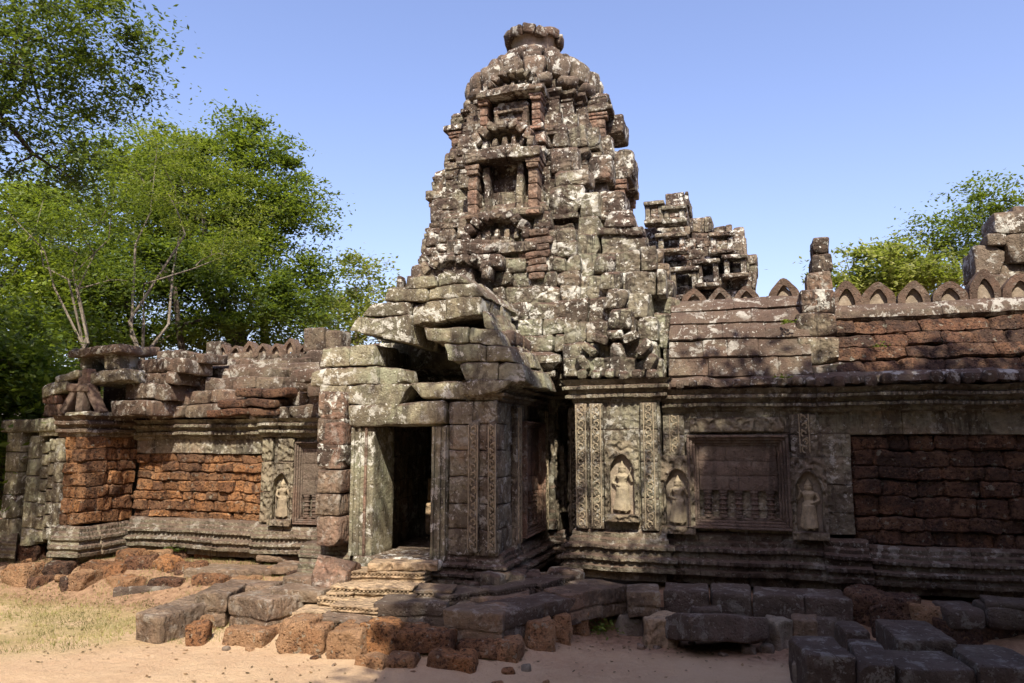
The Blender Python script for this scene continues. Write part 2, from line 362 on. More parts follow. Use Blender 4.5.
# ================================================================ shared carved pieces
BASE = [(.02, 0), (.02, .13), (.16, .14), (.17, .20), (.13, .22), (.13, .25), (.17, .29, .035), (.17, .33, .035), (.10, .36), (.09, .42), (.13, .45, .035), (.13, .49, .035), (.07, .52), (.07, .57), (.04, .6), (.04, .66), (0, .7)]
CORN = [(0, 0), (.03, .03), (.03, .07), (.09, .09, .03), (.09, .13, .03), (.05, .15), (.07, .19), (.13, .22, .03), (.13, .26, .03), (.10, .28), (.14, .33), (.18, .36)]
TMOUL = [(0, 0), (.05, .03), (.05, .08), (.11, .11), (.11, .17), (.06, .19), (.12, .25), (.19, .30), (.19, .40), (.1, .44), (.02, .46)]
TBASE = [(.12, 0), (.12, .08), (.06, .1), (.09, .14), (.09, .19), (.03, .22), (.03, .26), (0, .3)]
def sub(prof, k, kd=1): return [(p[0]*kd, p[1]*k, *(p[2:])) for p in prof]
def frame_side(px, py, ang):
    """local frame: x along the wall, -y out of the wall"""
    return Matrix.Translation((px, py, 0)) @ Matrix.Rotation(ang, 4, 'Z')
def false_window(parent, M0, x0, x1, z0, z1, nb, zb, label=None, mat='panel', wide=.32):
    fr = MB(((.004, 4), (.002, 15)), 5); fr.M = M0
    fw = (x1-x0)
    for i in range(4):
        t = wide/4*.42*min(1, fw); o = i*t; d = .13-.03*i
        X0, X1, Z0, Z1 = x0+o, x1-o, z0+o, z1-o
        for (cx, cz, sx, sz) in (((X0+X1)/2, Z0+t/2, X1-X0, t), ((X0+X1)/2, Z1-t/2, X1-X0, t), (X0+t/2, (Z0+Z1)/2, t, Z1-Z0-2*t), (X1-t/2, (Z0+Z1)/2, t, Z1-Z0-2*t)):
            fr.block((cx, -d/2+.05, cz), (sx, d+.1, sz), r=.012, res=.09)
    f = fr.build('window_frame', M[mat], parent)
    o = wide*.42*min(1, fw); pn = MB(((.006, 4),), 8); pn.M = M0
    zt = z0+o+zb
    X0, X1 = x0+o+.005, x1-o-.005; n = 2
    k = max(2, int(round((z1-o-zt)/.22)))
    for i in range(k):
        hh = (z1-o-zt)/k; s = pn.rng.uniform(.3, .7)
        for (u0, u1) in ((0, s), (s, 1)):
            pn.block((X0+(X1-X0)*(u0+u1)/2, .0, zt+hh*(i+.5)), ((X1-X0)*(u1-u0)-.004, .07, hh-.004), r=.006, res=.08)
    pn.block(((X0+X1)/2, .1, z0+o+zb/2), (X1-X0, .06, zb), r=.01)
    pn.build('blind_panel', M[mat], parent)
    for i in range(nb):
        b = MB(((.003, 8),), 11+i); b.M = M0; x = X0+(X1-X0)*(i+.5)/nb; r_ = min(.06, (X1-X0)/nb*.42); H = zb
        pr = [(1, 0), (1, .08), (.7, .1), (.9, .16), (.7, .2), (.75, .28), (1, .31), (.7, .35), (.7, .45), (1, .5), (.7, .55), (.7, .65), (1, .69), (.75, .72), (.7, .8), (.9, .84), (.7, .9), (1, .92), (1, 1)]
        b.lathe((x, -.0, z0+o), [(r_*p, q*H) for p, q in pr], 12); b.build('baluster', M[mat], f)
def figure(parent, M0, x, z0, H, lean=1, tone='figure'):
    """a devata in high relief: crown, face, bent arms, long skirt, bare feet"""
    import bmesh
    bm = bmesh.new()
    def cone(p, q, r0, r1, seg=12):
        p, q = Vector(p), Vector(q); d = q-p
        m = Matrix.Translation((p+q)/2) @ d.to_track_quat('Z', 'Y').to_matrix().to_4x4()
        bmesh.ops.create_cone(bm, cap_ends=True, segments=seg, radius1=r0, radius2=r1, depth=d.length, matrix=m)
    def ball(p, r, s=(1, 1, 1)):
        bmesh.ops.create_uvsphere(bm, u_segments=12, v_segments=8, radius=r, matrix=Matrix.Translation(p) @ Matrix.Diagonal((*s, 1)))
    L = lean
    cone((-.02*L, 0, .05), (0, 0, .30), .15, .125); cone((0, 0, .29), (0, 0, .5), .125, .135)
    cone((.12, 0, .06), (.07, 0, .5), .05, .05); cone((-.15, 0, .06), (-.07, 0, .5), .05, .05)
    ball((0, 0, .52), .135, (1, .75, .5)); cone((0, 0, .5), (.0, 0, .62), .115, .08); cone((0, 0, .6), (0, 0, .74), .08, .13)
    ball((0, 0, .74), .13, (1.05, .6, .45)); ball((.055, -.06, .71), .048); ball((-.055, -.06, .71), .048)
    cone((0, 0, .75), (0, 0, .82), .04, .038); ball((0, -.01, .855), .068, (.9, .95, 1.15)); ball((0, -.075, .85), .014, (1, 1, 1.8))
    for s_ in (-1, 1):
        ball((s_*.066, 0, .84), .02, (.7, 1, 2)); ball((s_*.025, -.066, .868), .012, (1.4, .6, .7)); cone((s_*.05, -.02, .05), (s_*.07, -.09, .03), .035, .03)
    ball((0, -.068, .822), .013, (1.7, .6, .5))
    cone((0, 0, .895), (0, 0, .915), .078, .078); cone((0, 0, .915), (0, 0, .95), .065, .05); cone((0, 0, .95), (0, 0, .99), .045, .03); cone((0, 0, .99), (0, 0, 1.05), .028, .006)
    # one arm hangs and bends to the belt, the other lifts a flower to the shoulder
    cone((-.14*L, 0, .75), (-.195*L, -.01, .6), .036, .03); cone((-.195*L, -.01, .6), (-.06*L, -.09, .55), .03, .022); ball((-.05*L, -.1, .55), .03)
    cone((.14*L, 0, .75), (.2*L, -.01, .62), .036, .03); cone((.2*L, -.01, .62), (.15*L, -.07, .75), .03, .022); ball((.15*L, -.08, .77), .028)
    cone((.15*L, -.07, .77), (.19*L, -.05, .88), .01, .012); ball((.19*L, -.05, .9), .026)
    for v in bm.verts: v.co = M0 @ Vector((x+v.co.x*H*1.0, -.03+v.co.y*H*.7, z0+v.co.z*H))-parent_world(parent)
    me = bpy.data.meshes.new('carved_figure'); bm.to_mesh(me); bm.free(); me.materials.append(M[tone])
    o = bpy.data.objects.new('carved_figure', me); COL.objects.link(o); o.parent = parent
    r_ = o.modifiers.new('remesh', 'REMESH'); r_.mode = 'VOXEL'; r_.voxel_size = H*.012; r_.use_smooth_shade = True
    # the niche: a panel with an arched opening round the recessed figure, and a small plinth
    n = MB(((.004, 6),), 3); n.M = M0; w_ = H*.245; P = []; N = 17; W = w_*1.4; zt = z0+H*1.45
    for t in np.linspace(0, 1, N):
        th = math.pi*t; k = abs(math.cos(th)); P.append((-w_*math.copysign(k**.8, math.cos(th)), H*(.80+.30*math.sin(th)**1.2+.07*math.sin(th)**12)))
    P = [(-w_, -.04)]+P+[(w_, -.04)]; O = [(-W, -.04)]+[(-W if i < 4 else W if i > N-5 else -W+2*W*(i-3.5)/(N-8), H*.8+(H*.65)*min(1, min(i, N-1-i)/4)) for i in range(N)]+[(W, -.04)]
    V = []; K = len(P)
    for yy, L_ in ((-.075, O), (-.09, P), (.03, P), (.03, O)): V += [(x+p[0], yy, z0+p[1]) for p in L_]
    Q = []
    for i in range(K-1):
        for a in (0, 1): Q.append((a*K+i, (a+1)*K+i, (a+1)*K+i+1, a*K+i+1))
        Q.append((i, i+1, 3*K+i+1, 3*K+i))
    n.add(V, Q)
    n.tube([(x+p[0]*1.09, -.095, z0+p[1]*1.02) for p in P], [.014]*K, 5)
    n.block((x, -.06, z0-.06), (W*2, .16, .1), r=.01); no = n.build('niche_arch', M['carved'], parent)
    bk = MB(((.004, 6),), 4); bk.M = M0; bk.block((x, .01, z0+H*.6), (w_*2.1, .03, H*1.3), r=.004); bk.build('niche_back', M['niche'], no)
    return o
def scrolls(parent, M0, x, z0, z1, y, r_=.045):
    b = MB(((.003, 9),), 77); b.M = M0; n = int((z1-z0)/(r_*2.15)); sg = 1
    for i in range(n):
        zc = z0+(i+.5)*(z1-z0)/n; sg = -sg; P = []
        for t in np.linspace(0, 1, 13):
            th = sg*(t*4.6-1.2)+(0 if sg > 0 else math.pi); rr = r_*(1-.62*t); P.append((x+rr*math.cos(th), y, zc+rr*math.sin(th)))
        b.tube(P, [.011]*13, 5); b.block((x+sg*r_*.6, y, zc+r_*.9), (.03, .03, .03), r=.012, res=.03)
    for s_ in (-1, 1): b.block((x+s_*r_*1.35, y, (z0+z1)/2), (.016, .03, z1-z0), r=.006, res=.2)
    return b.build('scroll_carving', M['figure'], parent)
def crest(parent, x, y, z, w_, h_, seed, gap=True):
    """one lobed ridge finial with its small arched niche"""
    b = MB(((.012, 5), (.006, 14)), seed); N = 17; F = []
    for t in np.linspace(0, 1, N):
        th = math.pi*t; F.append((-w_/2*math.copysign(abs(math.cos(th))**1.0, math.cos(th)), h_*(.2+.62*math.sin(th)**.75+.18*math.sin(th)**9)))
    F = [(-w_/2, -.02)]+F+[(w_/2, -.02)]
    I_ = [(p[0]*.52, .02+max(0, (p[1]+.02))*.66) for p in F]
    V = []; n = len(F); d = .2
    for yy, P in ((0, F), (0, I_), (.09, I_)): V += [(x+p[0], y+yy, z+p[1]) for p in P]
    V += [(x+p[0], y+d, z+p[1]) for p in F]
    Q = []
    for i in range(n-1):
        Q.append((i, i+1, n+i+1, n+i)); Q.append((n+i, n+i+1, 2*n+i+1, 2*n+i)); Q.append((i+1, i, 3*n+i, 3*n+i+1))
    b.add(V, Q); o = b.build('roof_crest', M['crest'], parent)
    c = MB(((.006, 6),), seed+1); V = [(x+p[0], y+.075, z+p[1]) for p in I_]+[(x, y+.06, z+h_*.2)]
    c.add(V, None, [(i+1, i, n) for i in range(n-1)]); c.build('niche_back', M['niche'], o)
    return o
def naga_row(b, x0, x1, y, z, sp=.2, r_=.075):
    x = x0
    while x < x1:
        if b.rng.random() > .22: k = b.rng.uniform(.7, 1.15); b.block((x, y+b.rng.uniform(-.02, .02), z+b.rng.uniform(-.02, .02)), (sp*.8*k, .16, r_*2*k), r=r_*.8*k, res=.04, chops=2)
        x += sp*b.rng.uniform(.9, 1.15)
I4 = Matrix.Identity(4)
NZ = ((.014, 2.2), (.008, 7), (.004, 17))
NZR = ((.045, 1.3), (.017, 4.5), (.010, 12))      # the ruined upper works

# ================================================================ GATEWAY
G = thing('temple_gateway', 'tall weathered sandstone gate tower with open doorway and lotus-bud crown', 'temple gate', (-4.4, 9.3, .3))
PX0, PX1, PY = -5.72, -3.02, 9.32        # porch front
# --- door frame
df = MB(((.008, 3), (.004, 12)), 21)
df.block((-4.99, 9.6, 1.66), (.34, .66, 1.76), r=.025); df.block((-3.85, 9.6, 1.66), (.24, .66, 1.76), r=.025)
df.block((-4.42, 9.6, .73), (1.3, .8, .14), r=.03)
dfo = df.build('door_frame', M['porch'], G)
for i, (cx, wd) in enumerate(((-5.13, .05), (-5.03, .04), (-4.93, .04), (-3.93, .04), (-3.84, .04), (-3.76, .03))):
    t = MB(((.004, 3),), 30+i); t.block((cx, 9.262, 1.66), (wd, .05, 1.74), r=.012); t.build('jamb_moulding', M['pink' if i in (2,) else 'porch'], dfo)
li = MB(NZ, 22); li.block((-4.47, 9.58, 2.70), (1.42, .78, .31), rot=(0, -.035, 0), r=.04, chops=3, chop_depth=.9)
li.build('lintel', M['porch'], G)
# --- masonry of the porch
pw = MB(NZ, 23)
for i, (z0, z1) in enumerate(((.92, 1.32), (1.32, 1.62), (1.62, 1.95), (1.95, 2.28), (2.28, 2.62), (2.62, 2.9))):     # left pier, stacked
    pw.block((-5.40+pw.rng.uniform(-.02, .02), 9.42, (z0+z1)/2), (.38, .62, z1-z0-.01), r=.03, chops=1)
pw.build('left_pier', M['pink'], G)
lp = MB(NZ, 24)
for (z0, z1) in ((1.95, 2.3), (2.3, 2.66), (2.66, 3.02)): lp.block((-5.41, 9.38, (z0+z1)/2), (.41, .56, z1-z0-.012), r=.035, chops=1)
lp.build('pier_capital', M['tower'], G)
rp = MB(NZ, 25)
zz = [.86, 1.2, 1.52, 1.87, 2.22, 2.56, 2.86]
for z0, z1 in zip(zz[:-1], zz[1:]):
    s = rp.rng.uniform(-.03, .03)
    rp.block((-3.53+s/2, 9.56, (z0+z1)/2), (.36+s, .58, z1-z0-.008), r=.02); rp.block((-3.2+s/2, 9.58, (z0+z1)/2), (.34-s, .56, z1-z0-.008), r=.02, chops=rp.rng.choice((0, 1)))
rpo = rp.build('right_pier', M['wall'], G)
sc = MB(((.004, 6),), 26); sc.block((-3.36, 9.28, 1.75), (.15, .06, 1.7), r=.02); sc.block((-3.1, 9.285, 1.75), (.1, .05, 1.7), r=.02); sc.build('scroll_band', M['wall'], rpo)
scrolls(rpo, I4, -3.36, .95, 2.55, 9.245, .045); scrolls(rpo, I4, -3.1, .95, 2.55, 9.25, .035)
# --- side of the porch with its false window
sw = MB(NZ, 27)
sw.wall((-3.04, 9.7), (-3.04, 11.85), .9, 2.9, .3, .45, depth=.35)
sw.block((-3.25, 10.9, 1.65), (.1, 2.5, 2.5), r=.01); sw.build('side_wall', M['wall'], G); sw = MB(NZ, 27)
sw.wall((-5.7, 10.9), (-5.7, 9.5), .4, 3.0, .3, .45, depth=.35)
sw.block((-5.5, 10.4, 1.65), (.1, 1.6, 2.5), r=.01)
sw.build('side_wall', M['wall'], G)
MS = frame_side(-3.03, 10.72, R(90))
W1 = thing('false_window', None, None, (1.37, 1.1, 0)); W1.parent = G
false_window(W1, MS, -.5, .58, .98, 2.62, 3, .5, mat='pink', wide=.28)
sc = MB(((.004, 6),), 29); sc.M = MS
sc.block((-.72, -.03, 1.85), (.2, .1, 1.95), r=.02); sc.build('side_pilaster', M['wall'], G); sc = MB(((.004, 6),), 29); sc.M = MS; sc.block((.78, -.03, 1.85), (.2, .1, 1.95), r=.02); sco = sc.build('side_pilaster', M['wall'], G)
scrolls(sco, MS, -.72, .95, 2.8, -.085, .05); scrolls(sco, MS, .78, .95, 2.8, -.085, .05)
# --- stepped corner with the two oblique devatas
rc = MB(NZ, 31)
rc.wall((-3.04, 11.85), (-2.84, 11.85), .9, 3.0, .35, .5, depth=.3); rc.wall((-2.84, 11.85), (-2.84, 12.6), .9, 3.0, .35, .5, depth=.3)
rc.wall((-2.84, 12.6), (-2.2, 12.6), .9, 3.2, .35, .5, depth=.3)
rc.block((-3.12, 12.3, 1.8), (.3, .8, 2.6), r=.01)
for zc in (1.15, 1.62, 2.12, 2.62): rc.block((-2.50, 11.75, zc), (.24, .34, .48), r=.02, chops=1)
rc.build('stepped_corner', M['carved'], G)
for (x, y) in ((-2.93, 11.76), (-2.72, 12.48)):
    cl = MB(((.006, 5),), 32); cl.lathe((x, y, .95), [(.1, 0), (.1, .12), (.07, .16), (.09, .25), (.065, .3), (.065, .6), (.085, .64), (.065, .68), (.065, 1.1), (.085, 1.15), (.065, 1.2), (.065, 1.7), (.1, 1.75), (.08, 1.82), (.12, 1.9), (.12, 2.05)], 8)
    cl.build('colonette', M['mould'], G)
figure(G, frame_side(-2.84, 12.2, R(90)), -.05, 1.3, .66, 1)
scrolls(G, I4, -2.50, .95, 2.85, 11.55, .05)
# --- body wall to the right: pilasters and the large devata
bw = MB(NZ, 33)
FY = 10.68
bw.wall((-2.3, FY), (-1.08, FY), 1.08, 2.9, .36, .5, depth=.35); bw.wall((-2.3, 12.7), (-2.3, FY), 1.08, 2.9, .36, .5, depth=.3); bw.wall((-1.08, FY), (-1.08, 11.2), 1.08, 2.9, .36, .5, depth=.3)
bw.build('body_wall', M['wall'], G)
for x, wd in ((-2.2, .18), (-1.98, .2), (-1.23, .24)):
    pl = MB(((.005, 6),), 34)
    for (z0, z1) in ((1.1, 1.55), (1.55, 2.05), (2.05, 2.5), (2.5, 2.88)): pl.block((x, FY-.02, (z0+z1)/2), (wd, .12, z1-z0-.008), r=.018, res=.05)
    scrolls(pl.build('pilaster', M['wall'], G), I4, x, 1.14, 2.86, FY-.085, .05)
figure(G, frame_side(0, FY-.01, 0), -1.62, 1.33, .70, 1)
# --- base mouldings
bs = MB(NZ, 35)
bprof = sub(BASE, .85, .8)
bs.ring([(-3.78, 9.7), (-3.78, 9.34), (-3.0, 9.34), (-3.0, 11.82), (-2.8, 11.82), (-2.8, 12.56), (-2.3, 12.56)], .4, sub(BASE, .72, .8), closed=False, bl=.4, depth=.4, jit=.02, lobe=(.09,))
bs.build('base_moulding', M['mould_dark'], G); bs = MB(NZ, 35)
bs.ring([(-2.32, 11.6), (-2.32, FY), (-1.06, FY), (-1.06, 11)], .42, sub(BASE, .97), closed=False, bl=.5, depth=.4, lobe=(.09,))
bs.build('base_moulding', M['mould'], G); bs = MB(NZ, 35)
bs.strip((-6.0, 9.42), (-5.2, 9.42), .4, sub(BASE, .72, .5), bl=.4, depth=.3, jit=.02)
bs.build('base_moulding', M['mould'], G); bs = MB(NZ, 35)
for i in range(9): bs.block((-3.5+i*.16, 9.3+bs.rng.uniform(-.1, .3)+max(0, i-3)*.1, .5+bs.rng.uniform(-.05, .1)), (.3, .35, .22), rot=(0, bs.rng.uniform(-.1, .1), bs.rng.uniform(-.4, .4)), r=.03, chops=2)
bs.build('broken_footing', M['mould_dark'], G)
# --- cornice of porch and body
cn = MB(NZ, 36)
cn.ring([(-3.5, 9.36), (-3.02, 9.36), (-3.02, 11.82), (-2.82, 11.82), (-2.82, 12.58), (-2.3, 12.58)], 2.86, sub(CORN, .75), closed=False, bl=.5, depth=.5, lobe=(.08,))
cn.ring([(-2.3, 11.9), (-2.3, FY), (-1.08, FY), (-1.08, 11.1)], 2.88, sub(CORN, .95), closed=False, bl=.55, depth=.5, lobe=(.08,))
cn.build('cornice', M['mould'], G)
# --- course above the lintel, broken
def Zp(*pts): return [aty(px, py, 9.27) for px, py in pts]
cb = MB(NZR, 37)
for q, y0, d in ((((345, 405), (398, 410), (414, 385), (350, 385)), 9.2, .6), (((421, 399), (462, 400), (462, 381), (410, 384)), 9.26, .6), (((463, 397), (499, 393), (518, 380), (463, 380)), 9.18, .7), (((322, 402), (346, 404), (350, 385), (322, 386)), 9.2, .5)):
    cb.quad(Zp(*q), y0, d, chops=2)
cb.build('broken_course', M['porch'], G)
# --- collapsed corbelled gable of the porch; the hollow under it is open
def fb(b, x0, x1, z0, z1, y, d, **k): b.block(((x0+x1)/2, y+d/2, (z0+z1)/2), (x1-x0, d, z1-z0), **{**dict(r=.035, res=.06), **k})
pr = MB(((.022, 1.6), (.014, 5), (.010, 13)), 38)
FRONT = [(((312, 386), (378, 384), (377, 366), (314, 368)), 2), (((320, 366), (350, 365), (350, 346), (322, 348)), 2), (((352, 365), (376, 365), (374, 344), (352, 346)), 2), (((380, 385), (407, 383), (403, 368), (380, 368)), 3),
         (((468, 381), (500, 381), (500, 362), (458, 362)), 1), (((501, 381), (530, 383), (524, 364), (501, 362)), 1), (((450, 361), (488, 361), (488, 345), (446, 343)), 1), (((489, 361), (516, 362), (510, 346), (489, 345)), 1),
         (((428, 341), (470, 343), (470, 328), (426, 329)), 1), (((471, 343), (503, 345), (497, 329), (471, 328)), 1), (((483, 328), (494, 329), (488, 311), (482, 310)), 1),
         (((350, 331), (384, 338), (386, 318), (360, 317)), 0), (((385, 339), (412, 344), (414, 316), (386, 318)), 0), (((414, 326), (446, 320), (446, 300), (413, 303)), 0), (((447, 320), (482, 314), (482, 297), (447, 300)), 0),
         (((364, 316), (412, 316), (412, 302), (374, 303)), 0), (((386, 301), (428, 301), (428, 288), (390, 289)), 0), (((429, 300), (484, 296), (474, 284), (429, 287)), 1), (((404, 288), (436, 287), (434, 275), (410, 276)), 0), (((437, 286), (470, 284), (458, 273), (437, 274)), 0)]
for q, kind in FRONT:
    P = np.array(Zp(*q)); cy_ = pr.rng.uniform(-.05, .03)
    for k in range({0: 3, 1: 4, 2: 3, 3: 1}[kind]):
        J = np.array([[pr.rng.uniform(-.05, .05)]*1+[pr.rng.uniform(-.02, .02)] for _ in range(1)]*4) if k else 0
        pr.quad(P+J, 9.24+cy_+.44*k, .435, chops=pr.rng.choice((1, 2, 2)), chop_depth=.78, r=.022)
pr.block((-4.3, 10.2, 4.35), (1.1, 1.3, .4), r=.05, res=.3); pr.block((-4.35, 10.75, 3.9), (1.9, .2, .9), r=.05, res=.3)
pr.build('porch_roof', M['porch'], G)
pe = MB(NZR, 39)
for k in range(5): fb(pe, -3.1+.0, -2.86+pe.rng.uniform(-.05, .03), 3.16+pe.rng.uniform(-.02, .02), 3.42, 9.5+k*.45, .43, chops=2)
for k in range(5): fb(pe, -3.2, -2.92+pe.rng.uniform(-.05, .03), 3.44, 3.64, 9.6+k*.42, .4, chops=2)
for k in range(5): fb(pe, -3.3, -3.0+pe.rng.uniform(-.05, .03), 3.66, 3.86, 9.6+k*.42, .4, chops=2)
pe.build('roof_edge', M['roof'], G); pe = MB(NZR, 39)
fb(pe, -6.3, -5.8, 3.0, 3.2, 9.9, .8, chops=1); fb(pe, -6.6, -5.9, 3.22, 3.42, 9.9, .8, chops=2)
pe.build('roof_edge', M['roof'], G)
# --- dark inside: side walls, back wall with inner colonette and lit masonry
ins = MB(NZ, 40)
ins.wall((-3.4, 12.6), (-3.4, 9.9), .7, 3.2, .35, .6, depth=.1); ins.wall((-5.25, 9.95), (-5.25, 12.6), .7, 3.2, .35, .6, depth=.1)
ins.wall((-5.3, 12.6), (-3.3, 12.6), .7, 5.2, .35, .6, depth=.2)
ins.block((-4.3, 11.3, .68), (2.4, 3.2, .1), r=.01)
ins.build('inner_chamber', M['wall'], G)
ic = MB(((.01, 4),), 41)
ic.lathe((-4.33, 11.3, .72), [(.3, 0), (.3, .15), (.24, .2), (.27, .3), (.2, .36), (.2, .5), (.27, .55), (.27, .62), (.2, .66), (.2, .74), (.26, .78), (.26, .86), (.18, .9), (.18, .98), (.23, 1.02), (.23, 1.1), (.15, 1.14), (.15, 1.22), (.19, 1.26), (.17, 1.36), (.09, 1.42)], 4)
ic.block((-4.75, 11.5, 1.1), (.35, .4, .5), r=.03, chops=1); ic.block((-4.8, 11.5, 1.55), (.25, .3, .35), r=.03, chops=2)
ic.build('inner_pedestal', M['step'], G)
# --- the body under the tower
CX, CY = -3.75, 13.8
def plan(h, cx=CX, cy=CY, a=(1, .9, .78), b=(.36, .6, .78)):
    q = [(a[0], b[0]), (a[1], b[0]), (a[1], b[1]), (a[2], b[1]), (a[2], a[2]), (b[1], a[2]), (b[1], a[1]), (b[0], a[1]), (b[0], a[0])]
    P = []
    for k in range(4):
        c, s = (1, 0, -1, 0)[k], (0, 1, 0, -1)[k]; P += [(cx+h*(x*c-y*s), cy+h*(x*s+y*c)) for x, y in q]
    return P
tb = MB(NZR, 42)
tb.block((-3.75, 14.6, 1.8), (4.4, 3.6, 2.9), r=.05, res=.3)  # solid box added inside the base to block light
tb.ring(plan(2.9), 3.15, sub(TMOUL, 1.1), bl=.5, depth=.5, jit=.03, miss=.05)
tb.ringwall(plan(2.72), 3.6, 4.45, .27, .45, depth=.5, lean=.35, jit=.03, miss=.02)
tb.build('tower_base', M['tower_low'], G)
core = MB(((.02, 2),), 43)
core.block((CX, CY, 4.4), (3.7, 3.7, 2.2), r=.1, res=.5); core.block((CX, CY, 5.3), (2.9, 2.9, 1.7), r=.1, res=.5)
core.block((CX, CY, 7), (2.3, 2.3, 2), r=.1, res=.5); core.block((CX, CY, 8.5), (1.6, 1.6, 1.8), r=.1, res=.5)
core.block((CX, CY, 9.5), (.8, .8, 1.2), r=.1, res=.5)
core.build('rubble_core', M['roof'], G)
def bay(b, h, z0, z1, ang, wid, cols, cx=CX, cy=CY, op=.56, inner=True):
    """a porch-like bay on one face of a tier: recess, colonettes, entablature, arched pediment"""
    Mx = Matrix.Translation((cx, cy, 0)) @ Matrix.Rotation(ang, 4, 'Z') @ Matrix.Translation((0, -h, 0)); b.M = Mx; H = z1-z0
    for s_ in (-1, 1):
        if inner: b.block((s_*wid*.55, -.02, z0+H*.28), (wid*.22, .3, H*op), r=.03, chops=1)
        pil = MB(NZ, int(h*100)+s_+5); pil.M = Mx; cols.append(pil)
        for t in range(3): pil.block((s_*wid*.98, -.07, z0+H*(.08+.16*t)), (wid*.30, .34, H*.16-.01), r=.02)
        for zz_, ww in ((.50, .38), (.555, .46), (.02, .42)): pil.block((s_*wid*.98, -.09, z0+H*zz_), (wid*ww, .4, H*.05), r=.015)
    if op < .5:
        for zz_ in (.14, .30, .46): b.block((0, -.02, z0+H*zz_), (wid*1.1, .22, H*.15), r=.02, chops=1)
        b.block((0, -.1, z0+H*.36), (wid*1.0, .2, H*.05), r=.015)
    b.block((0, -.06, z0+H*.03), (wid*2.5, .4, H*.08), r=.03, chops=1)
    b.block((-.55*wid, -.10, z0+H*.64), (wid*1.35, .5, H*.10), r=.02, chops=1); b.block((.72*wid, -.1, z0+H*.635), (wid*1.15, .5, H*.10), r=.02, chops=1)
    b.block((-.3*wid, -.06, z0+H*.71), (wid*1.7, .44, H*.06), r=.02, chops=1)
    for i in range(9):
        th = math.pi*(i+.5)/9; b.block((-wid*.95*math.cos(th), -.1, z0+H*(.73+.25*math.sin(th))), (wid*.34, .3, H*.08), rot=(0, -(th-math.pi/2), 0), r=.03, chops=1, res=.05)
    for i in range(5): b.block((wid*(i-2)*.3, -.05, z0+H*.80), (wid*.2, .2, H*.13*(1-.1*abs(i-2))), r=.05, chops=1, taper=.3)
    b.M = None
def tier(z0, z1, h0, h1, seed, bayw, ante=True, bl=.52, extra=14, op=.56):
    b = MB(NZR, seed); H = z1-z0
    b.ring(plan(h0), z0, sub(TBASE, H*.55, .8), bl=bl, depth=.5, jit=.02, miss=.01, step=.05)
    b.ringwall(plan(h0*.95), z0+H*.16, z0+H*.62, .27, bl, depth=.6, lean=(h0-h1)*.4, jit=.02, miss=.015, step=.05)
    b.ring(plan(h1*.97), z0+H*.58, sub(TMOUL, H*.55, .7), bl=bl, depth=.7, jit=.025, miss=.02, step=.05)
    b.ringwall(plan(h1*.95), z0+H*.82, z1+.05, .2, bl, depth=.6, lean=.12, jit=.025, miss=.03, step=.05)
    cols = []
    for ang, k_ in ((0, .98), (R(90), .86), (R(180), .9), (R(270), .9)): bay(b, h0*k_, z0+H*.02, z1-.02, ang, bayw, cols, op=op)
    for (x, y) in plan(h1*1.0):
        r_ = b.rng.random()
        if ante and r_ > .3:
            hh = b.rng.uniform(.22, .46); cx_, cy_ = x*.94+CX*.06, y*.94+CY*.06
            b.block((cx_, cy_, z0+H*.84+hh/2), (b.rng.uniform(.24, .42), b.rng.uniform(.24, .42), hh), rot=(0, 0, b.rng.uniform(-.2, .2)), r=.05, taper=.25, chops=3)
    for k in range(extra):
        th = b.rng.uniform(0, 2*math.pi); rr = (h0+h1)/2*b.rng.uniform(.80, .88); s_ = min(1.2, 1/max(abs(math.cos(th)), abs(math.sin(th)))*.97)
        b.block((CX+rr*s_*math.cos(th), CY+rr*s_*math.sin(th), b.rng.uniform(z0+.1, z1-.1)), (b.rng.uniform(.3, .6), b.rng.uniform(.3, .6), b.rng.uniform(.2, .36)), rot=(b.rng.uniform(-.08, .08), b.rng.uniform(-.08, .08), b.rng.choice((0, R(90)))+b.rng.uniform(-.1, .1)), r=.03, chops=3)
    o = b.build('tower_tier', M['tower'], G)
    for c in cols: c.build('colonette', M['pink'], o)
    return o
tier(4.3, 6.15, 2.28, 2.0, 50, .55)
tier(6.1, 7.85, 1.92, 1.62, 60, .56)
tier(7.8, 9.0, 1.5, 1.28, 70, .50, ante=False, bl=.42, extra=6, op=.4)
# big weathered corner blocks and one smooth pale corner stack
for a in ((-5.1, -4.7, 7.55, 7.95, 12.6, .6), (-5.15, -4.75, 7.2, 7.55, 12.5, .6), (-5.4, -4.9, 6.35, 6.8, 12.3, .6), (-2.75, -2.25, 7.6, 8.0, 12.6, .6), (-2.5, -2.0, 6.9, 7.35, 12.5, .6), (-2.2, -1.75, 6.1, 6.6, 12.3, .7), (-2.3, -1.9, 8.2, 8.6, 13.6, .8), (-2.05, -1.7, 7.2, 7.7, 13.2, 1.),
          (-2.9, -2.3, 6.7, 7.0, 12.05, .5), (-3.0, -2.4, 6.25, 6.7, 12.0, .5), (-3.0, -2.5, 7.0, 7.45, 12.15, .5)): xb = MB(NZR, 86); fb(xb, *a, chops=3, r=.05); xb.build('corner_block', M['tower'], G)
xs = MB(NZR, 87)
for i, z in enumerate(np.arange(3.6, 6.5, .42)): fb(xs, -2.62+.03*i, -2.16+.01*i, z, z+.41, 11.55+.07*i, .6, chops=1)
xs.build('corner_stack', M['porch'], G)
xn = MB(NZR, 88)     # mouldings left of a lost colonette, in a deep broken recess
for i, (w_, z) in enumerate(((.26, 4.95), (.34, 5.08), (.28, 5.2), (.38, 5.32), (.32, 5.44), (.42, 5.56), (.3, 5.7))): xn.block((-3.02, 11.42, z), (w_, .34, .11), r=.02)
xn.build('colonette_stump', M['pink'], G)
xp = MB(NZR, 89)     # carved blocks with little pediments over the side vestibule
